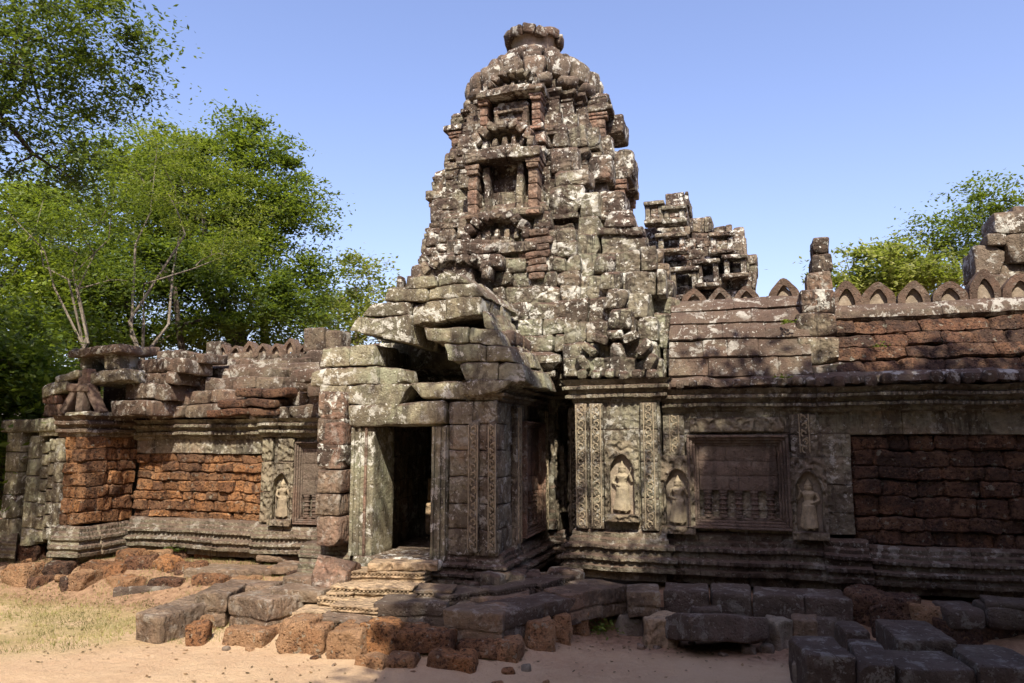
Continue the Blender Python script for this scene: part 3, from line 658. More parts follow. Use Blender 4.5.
for (x, z, w_) in ((-1.75, 5.3, .6), (-1.55, 4.55, .7)):
    xp.block((x, 11.95, z), (w_, .5, .16), r=.02, chops=1); xp.block((x, 11.9, z+.42), (w_*1.2, .5, .14), r=.02, chops=1); xp.block((x, 11.85, z+.62), (w_*.9, .5, .3), r=.06, taper=.35, chops=1)
    for s_ in (-1, 1): xp.block((x+s_*w_*.38, 11.9, z+.2), (.12, .3, .32), r=.02)
xp.build('side_niche', M['tower'], G)
# --- lotus crown: rings of rounded petals
lc = MB(((.035, 2.5), (.015, 7)), 80)
def petals(z, rad, n, sz, hh, ph=0, taper=.15):
    for i in range(n):
        th = 2*math.pi*(i+ph)/n; lc.block((CX+rad*math.cos(th), CY+rad*math.sin(th), z), (sz, sz*1.15, hh), rot=(0, 0, th), r=min(sz, hh)*.45, res=.05, taper=taper)
lc.lathe((CX, CY, 8.8), [(1.1, 0), (1.06, .2), (.98, .4), (.84, .55), (.76, .7), (.66, .85), (.55, 1.0), (.42, 1.15), (.36, 1.5)], 24)
petals(9.0, 1.26, 16, .30, .22, taper=-.2); petals(9.28, 1.20, 17, .31, .40, .5, taper=-.35); petals(9.58, .93, 14, .27, .30, taper=-.3); petals(9.83, .72, 12, .24, .22, .5, taper=-.2); petals(10.0, .55, 11, .2, .18, taper=-.1)
lc.build('lotus_crown', M['lotus'], G)
lb = MB(((.04, 3), (.02, 9)), 81)
lb.lathe((CX, CY, 10.05), [(.40, -.1), (.44, .05), (.42, .2), (.5, .36)], 18); lb.build('crown_neck', M['niche'], G)
lt = MB(((.05, 3), (.025, 9)), 82)
for i in range(13):
    th = 2*math.pi*i/13; lt.block((CX+.47*math.cos(th), CY+.47*math.sin(th), 10.46+lt.rng.uniform(-.05, .06)), (.28, .26, .2), rot=(0, .2, th), r=.05, chops=3)
lt.lathe((CX, CY, 10.4), [(.5, 0), (.48, .13), (.35, .2), (.1, .25)], 16); lt.build('crown_rim', M['roof'], G)
# --- front pediment of the body above the porch roof
fp = MB(NZR, 83)
fpw = [(3.7, -5.9, -2.5), (3.98, -5.75, -2.45), (4.24, -5.6, -2.4), (4.5, -5.45, -2.3), (4.76, -5.3, -2.3), (5.02, -5.15, -2.3), (5.28, -4.95, -2.35), (5.52, -4.7, -2.4)]
for i, (z, a, b_) in enumerate(fpw):
    y = 10.95+.07*i; x = a
    while x < b_-.1:
        w_ = fp.rng.uniform(.4, .95); w_ = min(w_, b_-x); fb(fp, x, x+w_-.006, z, z+.262, y+fp.rng.uniform(-.08, .06), .9, chops=fp.rng.choice((0, 1, 1, 2))); x += w_
fp.build('upper_pediment', M['tower_low'], G)
ar = MB(NZR, 84)
for i in range(11):
    th = math.pi*(i+.5)/11
    if i in (1, 8): continue
    ar.block((-4.35-.6*math.cos(th)+ar.rng.uniform(-.03, .03), 11.0+.0, 4.9+.36*math.sin(th)), (.2, .3, .13), rot=(0, -(th-math.pi/2)+ar.rng.uniform(-.15, .15), 0), r=.03, chops=2)
ar.block((-4.4, 11.08, 4.95), (.8, .25, .36), r=.05, chops=3); ar.block((-4.1, 11.1, 5.2), (1.1, .3, .22), rot=(0, .06, 0), r=.04, chops=2)
for k, x in enumerate((-5.3, -5.12)): ar.block((x, 11.0, 4.85), (.13, .25, .42), r=.05, taper=.3, chops=1)
ar.build('carved_tympanum', M['tower'], G)
# --- gabled stub roof on the right (side vestibule)
rv = MB(NZR, 85)
z = 3.26; i = 0
while z < 5.6:
    h = rv.rng.uniform(.24, .42); a = -2.5; b_ = (-1.02-.03*i if z < 4.2 else -.62-.42*(z-3.6)); y = 10.76+(z-3.25)*.42; x = a
    while x < b_-.12:
        w_ = min(rv.rng.uniform(.3, .8), b_-x); fb(rv, x, x+w_-.006, z, z+h-.004, y+rv.rng.uniform(-.09, .07), .9, chops=rv.rng.choice((0, 1, 2)), rot=(rv.rng.uniform(-.06, .02), rv.rng.uniform(-.02, .02), rv.rng.uniform(-.05, .05)), r=.025); x += w_
    z += h; i += 1
# a broken carved pediment over the tower wall: cusped frame, drip band, small bosses
for k in range(7):
    th = math.pi*(k+.5)/7; rv.block((-1.68-.52*math.cos(th), 10.68+.12*math.sin(th), 3.36+.5*math.sin(th)), (.24, .26, .13), rot=(0, -(th-math.pi/2)*.8, 0), r=.04, chops=1)
for k in range(6): rv.block((-2.2+.21*k, 10.62, 3.3+rv.rng.uniform(-.02, .02)), (.15, .2, .14), r=.06, res=.04, chops=1)
rv.block((-1.68, 10.78, 3.5), (.3, .3, .5), r=.08, taper=.4, chops=1)
for k in range(4): rv.block((-1.6-.12*k, 11.0+.2*k, 4.1+.34*k), (.34, .5, .3), rot=(0, .15, 0), r=.06, chops=3)
# the side gable edge that climbs to the tower
for i in range(7):
    fb(rv, -1.05-.09*i, -.55-.09*i, 3.4+.3*i, 3.68+.3*i, 11.2+.12*i, .6, rot=(0, .12, 0), chops=2)
rv.build('side_vestibule_roof', M['tower_low'], G)
# ================================================================ RIGHT GALLERY WING
GW = thing('gallery_wing', 'long gallery wall right of the gate with blind window, two devatas and laterite panel', 'gallery', (1.5, 10.8, .3))
WY = 10.82
gw = MB(NZ, 100)
gw.wall((-1.05, WY), (1.4, WY), 1.1, 2.75, .33, .6, depth=.4); gw.wall((1.36, WY+.03), (5.6, WY+.03), 2.42, 2.75, .33, .65, depth=.4)
gw.block((2.3, 11.9, 1.6), (6.8, 1.4, 2.9), r=.05, res=.5)
gw.build('plain_wall', M['wall'], GW)
la = MB(((.02, 2.5), (.016, 7), (.013, 16)), 101)
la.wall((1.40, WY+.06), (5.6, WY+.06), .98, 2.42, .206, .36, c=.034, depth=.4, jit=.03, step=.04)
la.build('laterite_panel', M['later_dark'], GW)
gb = MB(NZ, 102)
gb.strip((-1.05, WY), (1.0, WY), .4, sub(BASE, 1.0), bl=.6, depth=.4, lobe=(.08,)); gb.strip((1.0, WY-.06), (1.55, WY-.06), .4, sub(BASE, .95), bl=.5, depth=.4, lobe=(.08,))
gb.strip((1.55, WY), (5.6, WY), .4, sub(BASE, .86), bl=.65, depth=.4, lobe=(.08,))
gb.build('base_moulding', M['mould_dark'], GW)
gc = MB(NZ, 103)
gc.strip((-1.05, WY), (1.02, WY), 2.73, sub(CORN, .9), bl=.6, depth=.4, lobe=(.07,)); gc.strip((1.02, WY-.04), (5.6, WY-.04), 2.73, sub(CORN, .9, 1.15), bl=.65, depth=.4, lobe=(.07,))
gc.build('cornice', M['mould'], GW)
el = MB(((.02, 3), (.01, 9)), 104)
naga_row(el, -1.0, .95, WY-.1, 3.13, .19, .065); naga_row(el, 1.05, 5.5, WY-.16, 3.14, .2, .085)
el.strip((-1.05, WY+.02), (1.0, WY+.02), 3.07, [(0, 0), (.08, .04), (.06, .12), (-.03, .17)], bl=.6, depth=.4, jit=.02); el.strip((1.0, WY), (5.6, WY), 3.07, [(.02, 0), (.12, .04), (.1, .12), (-.03, .19)], bl=.65, depth=.4, jit=.02)
el.build('eave', M['roof'], GW)
for x, wd in ((-.9, .3), (.82, .34)):
    pls = MB(((.005, 6),), 105)
    for (z0, z1) in ((1.12, 1.5), (1.5, 2.0), (2.0, 2.42), (2.42, 2.7)): pls.block((x, WY-.005, (z0+z1)/2), (wd, .08, z1-z0-.008), r=.015, res=.05)
    scrolls(pls.build('pilaster', M['wall'], GW), I4, x+.01, 2.18, 2.7, WY-.05, .045)
pls = MB(((.005, 6),), 106); pls.block((-.05, WY-.02, 2.56), (1.25, .08, .2), r=.02); pls.build('frieze', M['carved'], GW)
false_window(GW, frame_side(0, WY-.02, 0), -.72, .62, 1.15, 2.42, 5, .36, wide=.36)
figure(GW, frame_side(0, WY-.05, 0), -.86, 1.18, .66, 1); figure(GW, frame_side(0, WY-.05, 0), .84, 1.16, .66, -1)
rt = MB(((.016, 2.5), (.006, 9)), 106)
z = 3.24; y = WY+.06
for i, (h, dy) in enumerate(((.28, .06), (.27, .1), (.26, .16), (.24, .24), (.22, .32))):
    rt.strip((-.95, y), (1.0, y), z, [(0, 0), (.02, .02), (-dy*.35, h*.6), (-dy*.8, h-.01)], bl=.48, depth=.7, jit=.02, lobe=None); z += h; y += dy
rt.block((2, 12.4, 3.75), (6.5, 1.1, 1.1), r=.1, res=.4)
rt.strip((1.3, 11.62), (5.6, 11.62), 4.05, [(.05, 0), (.1, .05), (.07, .15), (-.08, .27)], bl=.6, depth=.8, jit=.015)
rt.build('vault_stones', M['roof'], GW)
rl = MB(((.03, 2.5), (.02, 7), (.014, 16)), 107)
z = 3.22; y = WY+.1
for i in range(4):
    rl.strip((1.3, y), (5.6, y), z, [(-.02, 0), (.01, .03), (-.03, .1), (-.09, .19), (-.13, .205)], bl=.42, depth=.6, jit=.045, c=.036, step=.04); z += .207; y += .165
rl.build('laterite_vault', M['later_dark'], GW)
cs = MB(NZR, 108)
for (z0, z1, x0, x1, y) in ((3.15, 3.42, .72, 1.42, 10.95), (3.42, 3.78, .82, 1.36, 11.0), (3.78, 4.12, .82, 1.34, 11.1), (4.12, 4.5, .9, 1.36, 11.2), (4.5, 4.82, 1.02, 1.36, 11.4), (4.82, 5.1, 1.1, 1.4, 11.5), (5.1, 5.36, 1.12, 1.36, 11.5)):
    fb(cs, x0, x1, z0, z1-.01, y, .5, chops=1, rot=(0, cs.rng.uniform(-.03, .03), 0))
cs.build('gable_stub', M['tower'], GW)
for i in range(8): crest(GW, 1.62+i*.46+.02*math.sin(i*11), 12.0+.03*math.sin(i*7), 4.28+.02*math.sin(i*2.), .45+.03*math.sin(i*9), (.46+.05*math.sin(i*5))*(.8 if i == 3 else 1), 200+i)
for i in range(4): crest(GW, -.62+i*.40, 12.0, 4.40, .40, .36, 240+i) if i != 3 else crest(GW, .74, 12.0, 4.42, .46, .42, 245)
# ================================================================ LEFT GALLERY WING
LW = thing('gallery_wing', 'ruined gallery left of the doorway with orange laterite wall and broken end pavilion', 'gallery', (-8.5, 10.8, .3))
lw = MB(NZ, 120)
lw.wall((-7.62, WY), (-5.85, WY), .95, 2.4, .36, .5, depth=.4); lw.wall((-10.35, WY+.02), (-7.6, WY+.02), 2.12, 2.38, .26, .5, depth=.4)
lw.block((-8.2, 11.9, 1.5), (4.6, 1.6, 2.8), r=.05, res=.5)
lw.build('plain_wall', M['wall'], LW)
ll = MB(((.025, 2.5), (.018, 7), (.014, 16)), 121)
ll.wall((-10.35, WY+.04), (-7.62, WY+.04), .98, 2.12, .165, .33, c=.032, depth=.4, jit=.035, step=.04)
ll.build('laterite_panel', M['later'], LW)
lb_ = MB(NZ, 122)
lb_.strip((-10.35, WY), (-7.7, WY), .42, sub(BASE, .84), bl=.9, depth=.4, lobe=(.08,), jit=.02); lb_.strip((-7.7, WY-.08), (-5.8, WY-.08), .42, sub(BASE, .80), bl=.6, depth=.4, lobe=(.08,), jit=.02)
lb_.build('base_moulding', M['mould'], LW)
lc_ = MB(NZ, 123)
lc_.strip((-10.4, WY), (-7.7, WY), 2.36, sub(CORN, .95), bl=.7, depth=.4, lobe=(.08,), jit=.02, tilt=.02); lc_.strip((-7.7, WY-.06), (-5.8, WY-.06), 2.4, sub(CORN, .85), bl=.6, depth=.4, lobe=(.08,), jit=.02, tilt=.02)
lc_.build('cornice', M['mould'], LW)
for x, wd in ((-7.55, .2), (-7.2, .3)):
    pp = MB(((.005, 6),), 124)
    for (z0, z1) in ((1.0, 1.5), (1.5, 2.0), (2.0, 2.38)): pp.block((x, WY-.03, (z0+z1)/2), (wd, .12, z1-z0-.008), r=.02, res=.05)
    pp.build('pilaster', M['carved'], LW)
figure(LW, frame_side(0, WY-.08, 0), -7.2, 1.08, .62, 1)
false_window(LW, frame_side(0, WY-.03, 0), -6.98, -6.15, 1.0, 2.32, 4, .36, wide=.3)
# pavilion at the far left end
PVY = 9.8
pv = MB(NZ, 125)
for x, wd, z1_ in ((-11.95, .3, 2.55), (-11.5, .22, 2.45), (-10.95, .16, 2.4)):
    z = .6
    while z < z1_-.05: h = min(pv.rng.uniform(.22, .45), z1_-z); pv.block((x, PVY+.2, z+h/2), (wd, .45, h-.01), r=.02, chops=pv.rng.choice((0, 0, 1))); z += h
for zz_ in np.arange(.75, 2.4, .21):
    pv.block((-11.33, PVY+.2, zz_), (.24, .3, .19), r=.02, chops=1); pv.block((-11.12, PVY+.17, zz_+.05), (.18, .3, .19), r=.02, chops=1)
pv.block((-11.6, PVY+.25, 2.6), (1.3, .6, .22), rot=(0, -.03, 0), r=.03, chops=2); pv.block((-11.1, PVY+.15, 2.48), (.7, .3, .12), r=.02)
pv.block((-11.3, PVY+1.0, 1.4), (1.3, 1.2, 2.2), r=.05, res=.4)
pv.build('blind_door', M['porch'], LW)
pvl = MB(((.025, 2.5), (.02, 7), (.015, 16)), 126)
pvl.wall((-10.86, PVY), (-10.4, PVY), .95, 2.42, .2, .26, c=.036, depth=.4, jit=.03, step=.045); pvl.wall((-10.4, PVY+.02), (-10.4, WY+.1), .95, 2.42, .2, .3, c=.036, depth=.4, jit=.03, step=.045)
pvl.build('laterite_corner', M['later'], LW)
pvb = MB(NZ, 127)
pvb.ring([(-12.2, PVY+.8), (-12.15, PVY), (-11.7, PVY), (-11.7, PVY+.02)], .3, sub(BASE, .7, .6), closed=False, bl=.5)
pvb.build('base_moulding', M['mould'], LW); pvb = MB(NZ, 127)
pvb.ring([(-10.9, PVY), (-10.4, PVY), (-10.4, WY)], .35, sub(BASE, .85, .9), closed=False, bl=.5, depth=.4, jit=.02)
pvb.build('base_moulding', M['mould'], LW)
pvc = MB(NZ, 128)
pvc.ring([(-11.0, PVY), (-10.4, PVY), (-10.4, WY)], 2.4, sub(CORN, 1.0), closed=False, bl=.4, depth=.5, jit=.02)
pvc.build('cornice', M['roof'], LW)
def rubble_rows(b, rows, chop=(0, 1, 1, 2), d=.7, lo=.3, hi=.6, tilt=.03):
    for z0, z1, x0, x1, y in rows:
        x = x0
        while x < x1-.1:
            w_ = min(b.rng.uniform(lo, hi), x1-x); fb(b, x, x+w_-.01, z0, z1-.008, y+b.rng.uniform(-.06, .06), d, chops=b.rng.choice(chop), rot=(b.rng.uniform(-tilt, tilt), b.rng.uniform(-tilt, tilt), b.rng.uniform(-tilt, tilt))); x += w_
lr = MB(NZR, 129)
rubble_rows(lr, [(2.72, 2.95, -10.5, -5.9, 10.66), (2.95, 3.2, -10.4, -5.9, 10.82), (3.2, 3.45, -10.2, -5.85, 11.05), (3.42, 3.66, -10.1, -7.0, 11.35), (3.64, 3.86, -9.9, -7.4, 11.65), (3.84, 4.02, -9.5, -7.4, 11.95)], lo=.35, hi=.8, tilt=.05)
rubble_rows(lr, [(3.2, 3.5, -7.0, -5.75, 10.6), (3.5, 3.72, -6.6, -5.8, 10.7)], lo=.4, hi=.7)
lr.block((-8.4, 12.1, 3.2), (3.6, 1.2, 1.1), r=.1, res=.4)
lr.build('vault_stones', M['roof'], LW)
le = MB(NZR, 130)
rubble_rows(le, [(2.74, 2.88, -8.6, -7.3, 10.5), (2.9, 3.05, -8.4, -7.2, 10.55), (3.06, 3.22, -8.1, -7.1, 10.6)], lo=.5, hi=1.0, tilt=.06)
le.build('fallen_eave', M['later_dark'], LW)
# pavilion roof: broken gable, leaning stones
pr2 = MB(NZR, 131)
for a in ((-11.55, -11.0, 2.74, 2.96, 9.95), (-11.6, -11.25, 2.96, 3.14, 9.95)): fb(pr2, *a, .6, chops=1)
pr2.build('gable_jamb', M['pink'], LW)
pg = MB(NZR, 132)
fb(pg, -11.6, -11.0, 3.12, 3.34, 9.9, .7, rot=(0, -.25, 0), chops=3); fb(pg, -11.3, -10.78, 3.36, 3.5, 9.9, .7, rot=(0, -.2, 0), chops=3)
fb(pg, -10.75, -9.9, 3.32, 3.52, 9.98, .7, rot=(0, -.12, 0), chops=3); fb(pg, -10.98, -10.86, 3.56, 3.8, 10.1, .5)
fb(pg, -10.45, -10.15, 3.54, 3.8, 10.1, .5, chops=1); fb(pg, -11.0, -10.3, 2.7, 2.82, 9.85, .6, chops=1)
pg.build('broken_gable', M['porch'], LW)
pg = MB(NZR, 139)
fb(pg, -11.12, -10.0, 3.8, 3.96, 9.95, .9, rot=(0, -.05, 0), chops=3, cap=0) if False else fb(pg, -11.12, -10.0, 3.8, 3.96, 9.95, .9, rot=(0, -.05, 0), chops=4)
rubble_rows(pg, [(2.76, 3.02, -10.3, -9.4, 10.2), (3.02, 3.3, -10.2, -9.3, 10.3), (3.3, 3.52, -9.95, -9.2, 10.45), (3.5, 3.76, -10.1, -9.0, 10.4), (3.72, 3.92, -10.0, -8.9, 10.7)], lo=.35, hi=.75, tilt=.06)
pg.block((-10.4, 11.3, 3.1), (1.4, 1.2, .9), r=.1, res=.3)
pg.build('gable_roof', M['roof'], LW)
ps = MB(NZ, 133)
ps.block((-10.72, 10.0, 3.12), (.16, .2, .62), rot=(0, .03, 0), r=.03); ps.block((-10.98, 10.0, 3.02), (.13, .18, .5), rot=(0, .5, 0), r=.03)
ps.block((-10.47, 10.0, 3.05), (.12, .18, .6), rot=(0, -.6, 0), r=.03); ps.block((-10.78, 9.97, 3.24), (.5, .18, .13), rot=(0, .05, 0), r=.03)
ps.block((-10.66, 10.0, 3.42), (.14, .18, .3), r=.03); ps.build('leaning_prop', M['panel'], LW)
for i in range(7): crest(LW, -9.55+i*.30, 12.0, 3.92+.02*math.sin(i*3), .3, .28+.05*math.sin(i*4), 260+i)
cb2 = MB(NZR, 134)
for a in ((-9.95, -9.6, 3.95, 4.25, 11.95), (-7.72, -7.3, 3.98, 4.42, 11.9), (-7.3, -6.95, 3.95, 4.36, 11.95), (-6.95, -6.6, 3.7, 4.0, 11.9), (-7.6, -6.9, 3.74, 4.0, 11.8)): cb2 = MB(NZR, 134); fb(cb2, *a, .4, chops=2); cb2.build('crest_block', M['roof'], LW)

# ================================================================ FAR TOWER and broken gable on the right
FT = thing('ruined_tower', 'distant broken tower of pale niches rising behind the right gallery roof', 'temple tower', (-.9, 18.5, 0))
ft = MB(NZR, 140); fk = MB(NZ, 141)
fbx = [(645, 664, 204, 225), (664, 688, 193, 207), (666, 686, 207, 228), (645, 692, 228, 240), (688, 712, 217, 232), (650, 705, 240, 262), (692, 714, 232, 262), (650, 700, 262, 300), (714, 732, 226, 240), (730, 744, 228, 246), (716, 746, 240, 256),
       (700, 748, 256, 275), (746, 756, 254, 275), (700, 756, 275, 305), (655, 700, 300, 330)]
for i, (a, b_, c_, d_) in enumerate(fbx):
    yy = 18.2-.25*((c_-190)/30); x0, z1 = aty(a, c_, yy); x1, _ = aty(b_, c_, yy); _, z0 = aty(a, d_, yy)
    n = max(1, int(round((z1-z0)/.3))); 
    for k in range(n):
        zA, zB = z0+(z1-z0)*k/n, z0+(z1-z0)*(k+1)/n; x = x0
        while x < x1-.05: w_ = min(ft.rng.uniform(.25, .5), x1-x); fb(ft, x, x+w_, zA, zB-.01, yy+ft.rng.uniform(-.06, .06), 1.6, chops=1); x += w_
for (px, py, w_, h_) in ((655, 215, .26, .4), (675, 217, .3, .3), (672, 245, .4, .34), (722, 245, .3, .36), (708, 275, .3, .5), (735, 268, .3, .4), (684, 285, .4, .6)):
    x, z = aty(px, py, 17.4); fk.block((x-w_*.6, 17.35, z), (.12, .3, h_), r=.03); fk.block((x+w_*.6, 17.35, z), (.12, .3, h_), r=.03); fk.block((x, 17.33, z+h_*.55), (w_*1.9, .4, .1), r=.03); fk.block((x, 17.33, z-h_*.55), (w_*1.9, .4, .1), r=.03)
ft.block((-1.0, 19.3, 3.6), (2.3, 1.6, 6.6), r=.2, res=.6); ft.block((-1.6, 19.2, 7.2), (.9, 1.4, 1.5), r=.2, res=.6)
ft.build('tower_masonry', M['tower'], FT); fk.build('niche_frame', M['tower'], FT)
RG = thing('ruined_gable', 'broken gable of pale lichened blocks at the right end of the gallery roof', 'temple ruin', (4.2, 12.6, 3.5))
rg = MB(NZR, 142)
for (a, b_, c_, d_) in ((974, 1006, 245, 275), (976, 1010, 275, 300), (1000, 1030, 262, 330), (1004, 1040, 232, 262), (992, 1040, 212, 234), (1012, 1060, 205, 225), (1030, 1080, 225, 330), (985, 1005, 235, 246)):
    x0, z1 = aty(a, c_, 12.6); x1, _ = aty(b_, c_, 12.6); _, z0 = aty(a, d_, 12.6)
    n = max(1, int(round((z1-z0)/.35)))
    for k in range(n): fb(rg, x0, x1-.01, z0+(z1-z0)*k/n, z0+(z1-z0)*(k+1)/n-.01, 12.6+rg.rng.uniform(-.1, .1), .7, chops=2)
rg.block((4.6, 13.3, 2.4), (1.6, .8, 4.6), r=.1, res=.5)
rg.build('gable_blocks', M['lotus'], RG)
# ================================================================ LOOSE STONES (every one a thing of its own)
NS = ((.02, 2.2), (.010, 7), (.004, 18)); NL = ((.04, 3), (.024, 7), (.014, 18))
_s = [300]
def slab(name, label, group, mat, A, B, zt, depth, h, r=.03, chops=1, tilt=(0, 0), noise=NS, cat=None, taper=0, cd=.85, mould=False):
    """A, B: picture points of the top front edge, on the level zt"""
    a = atz(*A, zt); b = atz(*B, zt); L = math.hypot(b[0]-a[0], b[1]-a[1]); ang = math.atan2(b[1]-a[1], b[0]-a[0])
    c = ((a[0]+b[0])/2-math.sin(ang)*depth/2, (a[1]+b[1])/2+math.cos(ang)*depth/2, zt-h/2)
    _s[0] += 1; m = MB(noise, _s[0])
    if mould:
        for z_, hh, ins in ((.5-.27, .54, 0), (.5-.57, .08, .014), (.5-.80, .40, .006)):
            m.block((c[0], c[1], c[2]+z_*h), (L-2*ins, depth-2*ins, hh*h+.004), rot=(tilt[0], tilt[1], ang), r=.018, res=.04, chops=chops if z_ > .2 else 0, chop_depth=.88)
    else: m.block(c, (L, depth, h), rot=(tilt[0], tilt[1], ang), r=r, res=.04, chops=chops+1, taper=taper, chop_depth=min(cd, .85))
    o = m.build(name, M[mat], origin=(c[0], c[1], c[2]-h/2)); tag(o, label, cat or name.split('_')[-1], group); return o
def striped(name, label, A, B, zt, depth, h, mat, group=None, tilt=(0, 0)):
    a = atz(*A, zt); b = atz(*B, zt); L = math.hypot(b[0]-a[0], b[1]-a[1]); ang = math.atan2(b[1]-a[1], b[0]-a[0])
    c = ((a[0]+b[0])/2-math.sin(ang)*depth/2, (a[1]+b[1])/2+math.cos(ang)*depth/2, zt-h/2); _s[0] += 1; m = MB(NS, _s[0]); n = 5
    for i in range(n):
        ins = (0, .022, .006, .026, .01)[i]; rm = Euler((tilt[0], tilt[1], ang)).to_matrix(); o_ = rm @ Vector((0, 0, h*(.5-(i+.5)/n)))
        m.block((c[0]+o_.x, c[1]+o_.y, c[2]+o_.z), (L-2*ins, depth-2*ins, h/n+.002), rot=(tilt[0], tilt[1], ang), r=.008, res=.04)
    for k in range(int(L/.05)):
        o_ = Euler((tilt[0], tilt[1], ang)).to_matrix() @ Vector((-L/2+.03+k*.05, -depth/2+.012, h*.2)); m.block((c[0]+o_.x, c[1]+o_.y, c[2]+o_.z), (.026, .03, h/n*.7), rot=(0, 0, ang), r=.008, res=.03)
    o = m.build(name, M[mat], origin=(c[0], c[1], c[2]-h/2)); tag(o, label, 'step' if name == 'step' else 'stone fragment', group); return o
def lump(name, label, group, mat, px, py, w_, d, h, rz=0, z=None, chops=3, tilt=(0, 0), noise=NL, r=.035, taper=.08, cat=None):
    """px, py: picture point of the middle of its front foot"""
    zz = z if z is not None else .1
    for _ in range(6):
        x, y = atz(px, py, zz)
        if z is None: zz = zz*.4+.6*min(gz(x, y), gz(x, y+d), gz(x-w_/2, y+d/2), gz(x+w_/2, y+d/2))
    h += .07 if z is None else 0; zz -= .06 if z is None else 0
    y += d/2; _s[0] += 1; m = MB(noise, _s[0]); m.block((x, y, zz+h/2-.03), (w_, d, h), rot=(tilt[0], tilt[1], rz), r=min(r, h*.3), res=.045, chops=chops+1, taper=taper, chop_depth=.68)
    o = m.build(name, M[mat], origin=(x, y, zz)); tag(o, label, cat or name.split('_')[-1], group); return o
GP = 'sandstone slabs edging the entrance platform'; GL = 'laterite blocks under the platform slabs'; GR = 'laterite rubble along the foot of the left wing'
GD = 'fallen dark blocks in the lower right corner'; GS = 'worn steps before the doorway'; GB = 'small rubble in the sandy corner'; GX = 'plinth stones at the foot of the right wall'
# platform slabs
slab('sandstone_slab', 'big moulded corner slab jutting furthest out at the front of the platform', GP, 'slab', (444, 611), (502, 614), .5, .52, .36, chops=0, mould=True)
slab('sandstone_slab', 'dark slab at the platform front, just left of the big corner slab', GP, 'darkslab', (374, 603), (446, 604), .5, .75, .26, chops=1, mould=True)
slab('sandstone_slab', 'flat slab lying behind the big corner slab, level with it', GP, 'slab', (440, 597), (527, 599), .50, .75, .24, chops=0, mould=True)
slab('sandstone_slab', 'first slab of the row that runs back from the big corner slab', GP, 'darkslab', (503, 613), (548, 603), .49, .55, .32, chops=1, mould=True)
slab('sandstone_slab', 'second slab back from the big corner slab, with an undercut earthy foot', GP, 'darkslab', (545, 603), (582, 596), .50, .5, .32, chops=1, mould=True)
slab('sandstone_slab', 'third slab back from the big corner slab, raised a little above its neighbour', GP, 'slab', (570, 595), (604, 589), .54, .5, .34, chops=1, mould=True)
slab('sandstone_slab', 'last slab of the receding row, meeting the square slab at the inner corner', GP, 'slab', (598, 590), (628, 585), .53, .6, .34, chops=1, mould=True)
slab('sandstone_slab', 'square pale topped slab filling the inner corner by the tower wall', GP, 'slab', (627, 593), (661, 594), .50, .55, .3, chops=0, mould=True)
# plinth along the right wall
slab('plinth_stone', 'plinth stone directly right of the square corner slab', GX, 'darkslab', (664, 590), (710, 592), .50, .6, .33, chops=0)
slab('plinth_stone', 'plinth stone with white lichen freckles under the left devata of the right wall', GX, 'darkslab', (711, 592), (752, 594), .50, .6, .33, chops=0)
slab('plinth_stone', 'long plinth stone under the middle of the blind window', GX, 'darkslab', (753, 594), (803, 597), .50, .6, .34, chops=1)
slab('plinth_stone', 'greenish grey plinth stone at the right end of the intact plinth row', GX, 'darkslab', (804, 597), (853, 599), .50, .6, .32, chops=0)
lump('laterite_boulder', 'rounded dark laterite boulder right of the greenish plinth stone', GX, 'later_dark', 868, 621, .4, .5, .36)
lump('laterite_boulder', 'broad dark laterite boulder sitting below the laterite panel', GX, 'later_dark', 900, 624, .62, .5, .4)
lump('debris_heap', 'loose brown lump of broken laterite between the broad boulder and the rounded slabs', None, 'later_dust', 938, 628, .5, .5, .34, cat='rubble heap')
slab('plinth_stone', 'left one of two rounded dark slabs below the right wall near the picture edge', GX, 'darkslab', (948, 608), (987, 609), .5, .5, .25, r=.06, chops=1)
slab('plinth_stone', 'right one of two rounded dark slabs below the right wall, cut by the picture edge', GX, 'darkslab', (988, 608), (1040, 610), .5, .5, .25, r=.06, chops=1)
slab('plinth_stone', 'thin slab lying on top of the rounded slabs under the right wall', GX, 'darkslab', (985, 601), (1040, 605), .56, .4, .08, chops=1)
slab('laterite_block', 'dark laterite block beneath the two rounded slabs at the right edge', GX, 'later_dark', (951, 628), (1040, 630), .26, .5, .26, noise=NL)
# steps
for i, (A, B, zt, dp, h, lb) in enumerate([((368, 563), (437, 563), .80, .5, .1, 'top step, the plain threshold slab of the doorway'),
        ((346, 571), (426, 573), .69, .42, .13, 'second step down from the doorway, with a row of carved dots'),
        ((330, 586), (413, 588), .57, .42, .14, 'third step down from the doorway, broad and worn'),
        ((316, 598), (376, 601), .44, .4, .13, 'fourth step down, carved with small lozenges'),
        ((291, 612), (332, 614), .33, .42, .15, 'lowest sunlit step, left of the striped fragment')]):
    striped('step', lb, A, B, zt, dp, h, 'step', GS) if i else slab('step', lb, GS, 'step', A, B, zt, dp, h, r=.015, chops=1, cat='step')
striped('step', 'thin step slab set between the third and fourth steps, left part', (326, 593), (352, 594), .50, .35, .12, 'step', GS)
striped('carved_fragment', 'dark striped cornice fragment lying on the lowest steps', (318, 618), (366, 620), .36, .3, .17, 'slab', None, (.1, .03))
striped('carved_fragment', 'long striped fragment lying across the steps above the darker one', (330, 606), (378, 608), .45, .3, .12, 'step')
striped('carved_fragment', 'fluted block lying right of the steps against the porch foot', (413, 589), (452, 590), .60, .32, .16, 'slab')
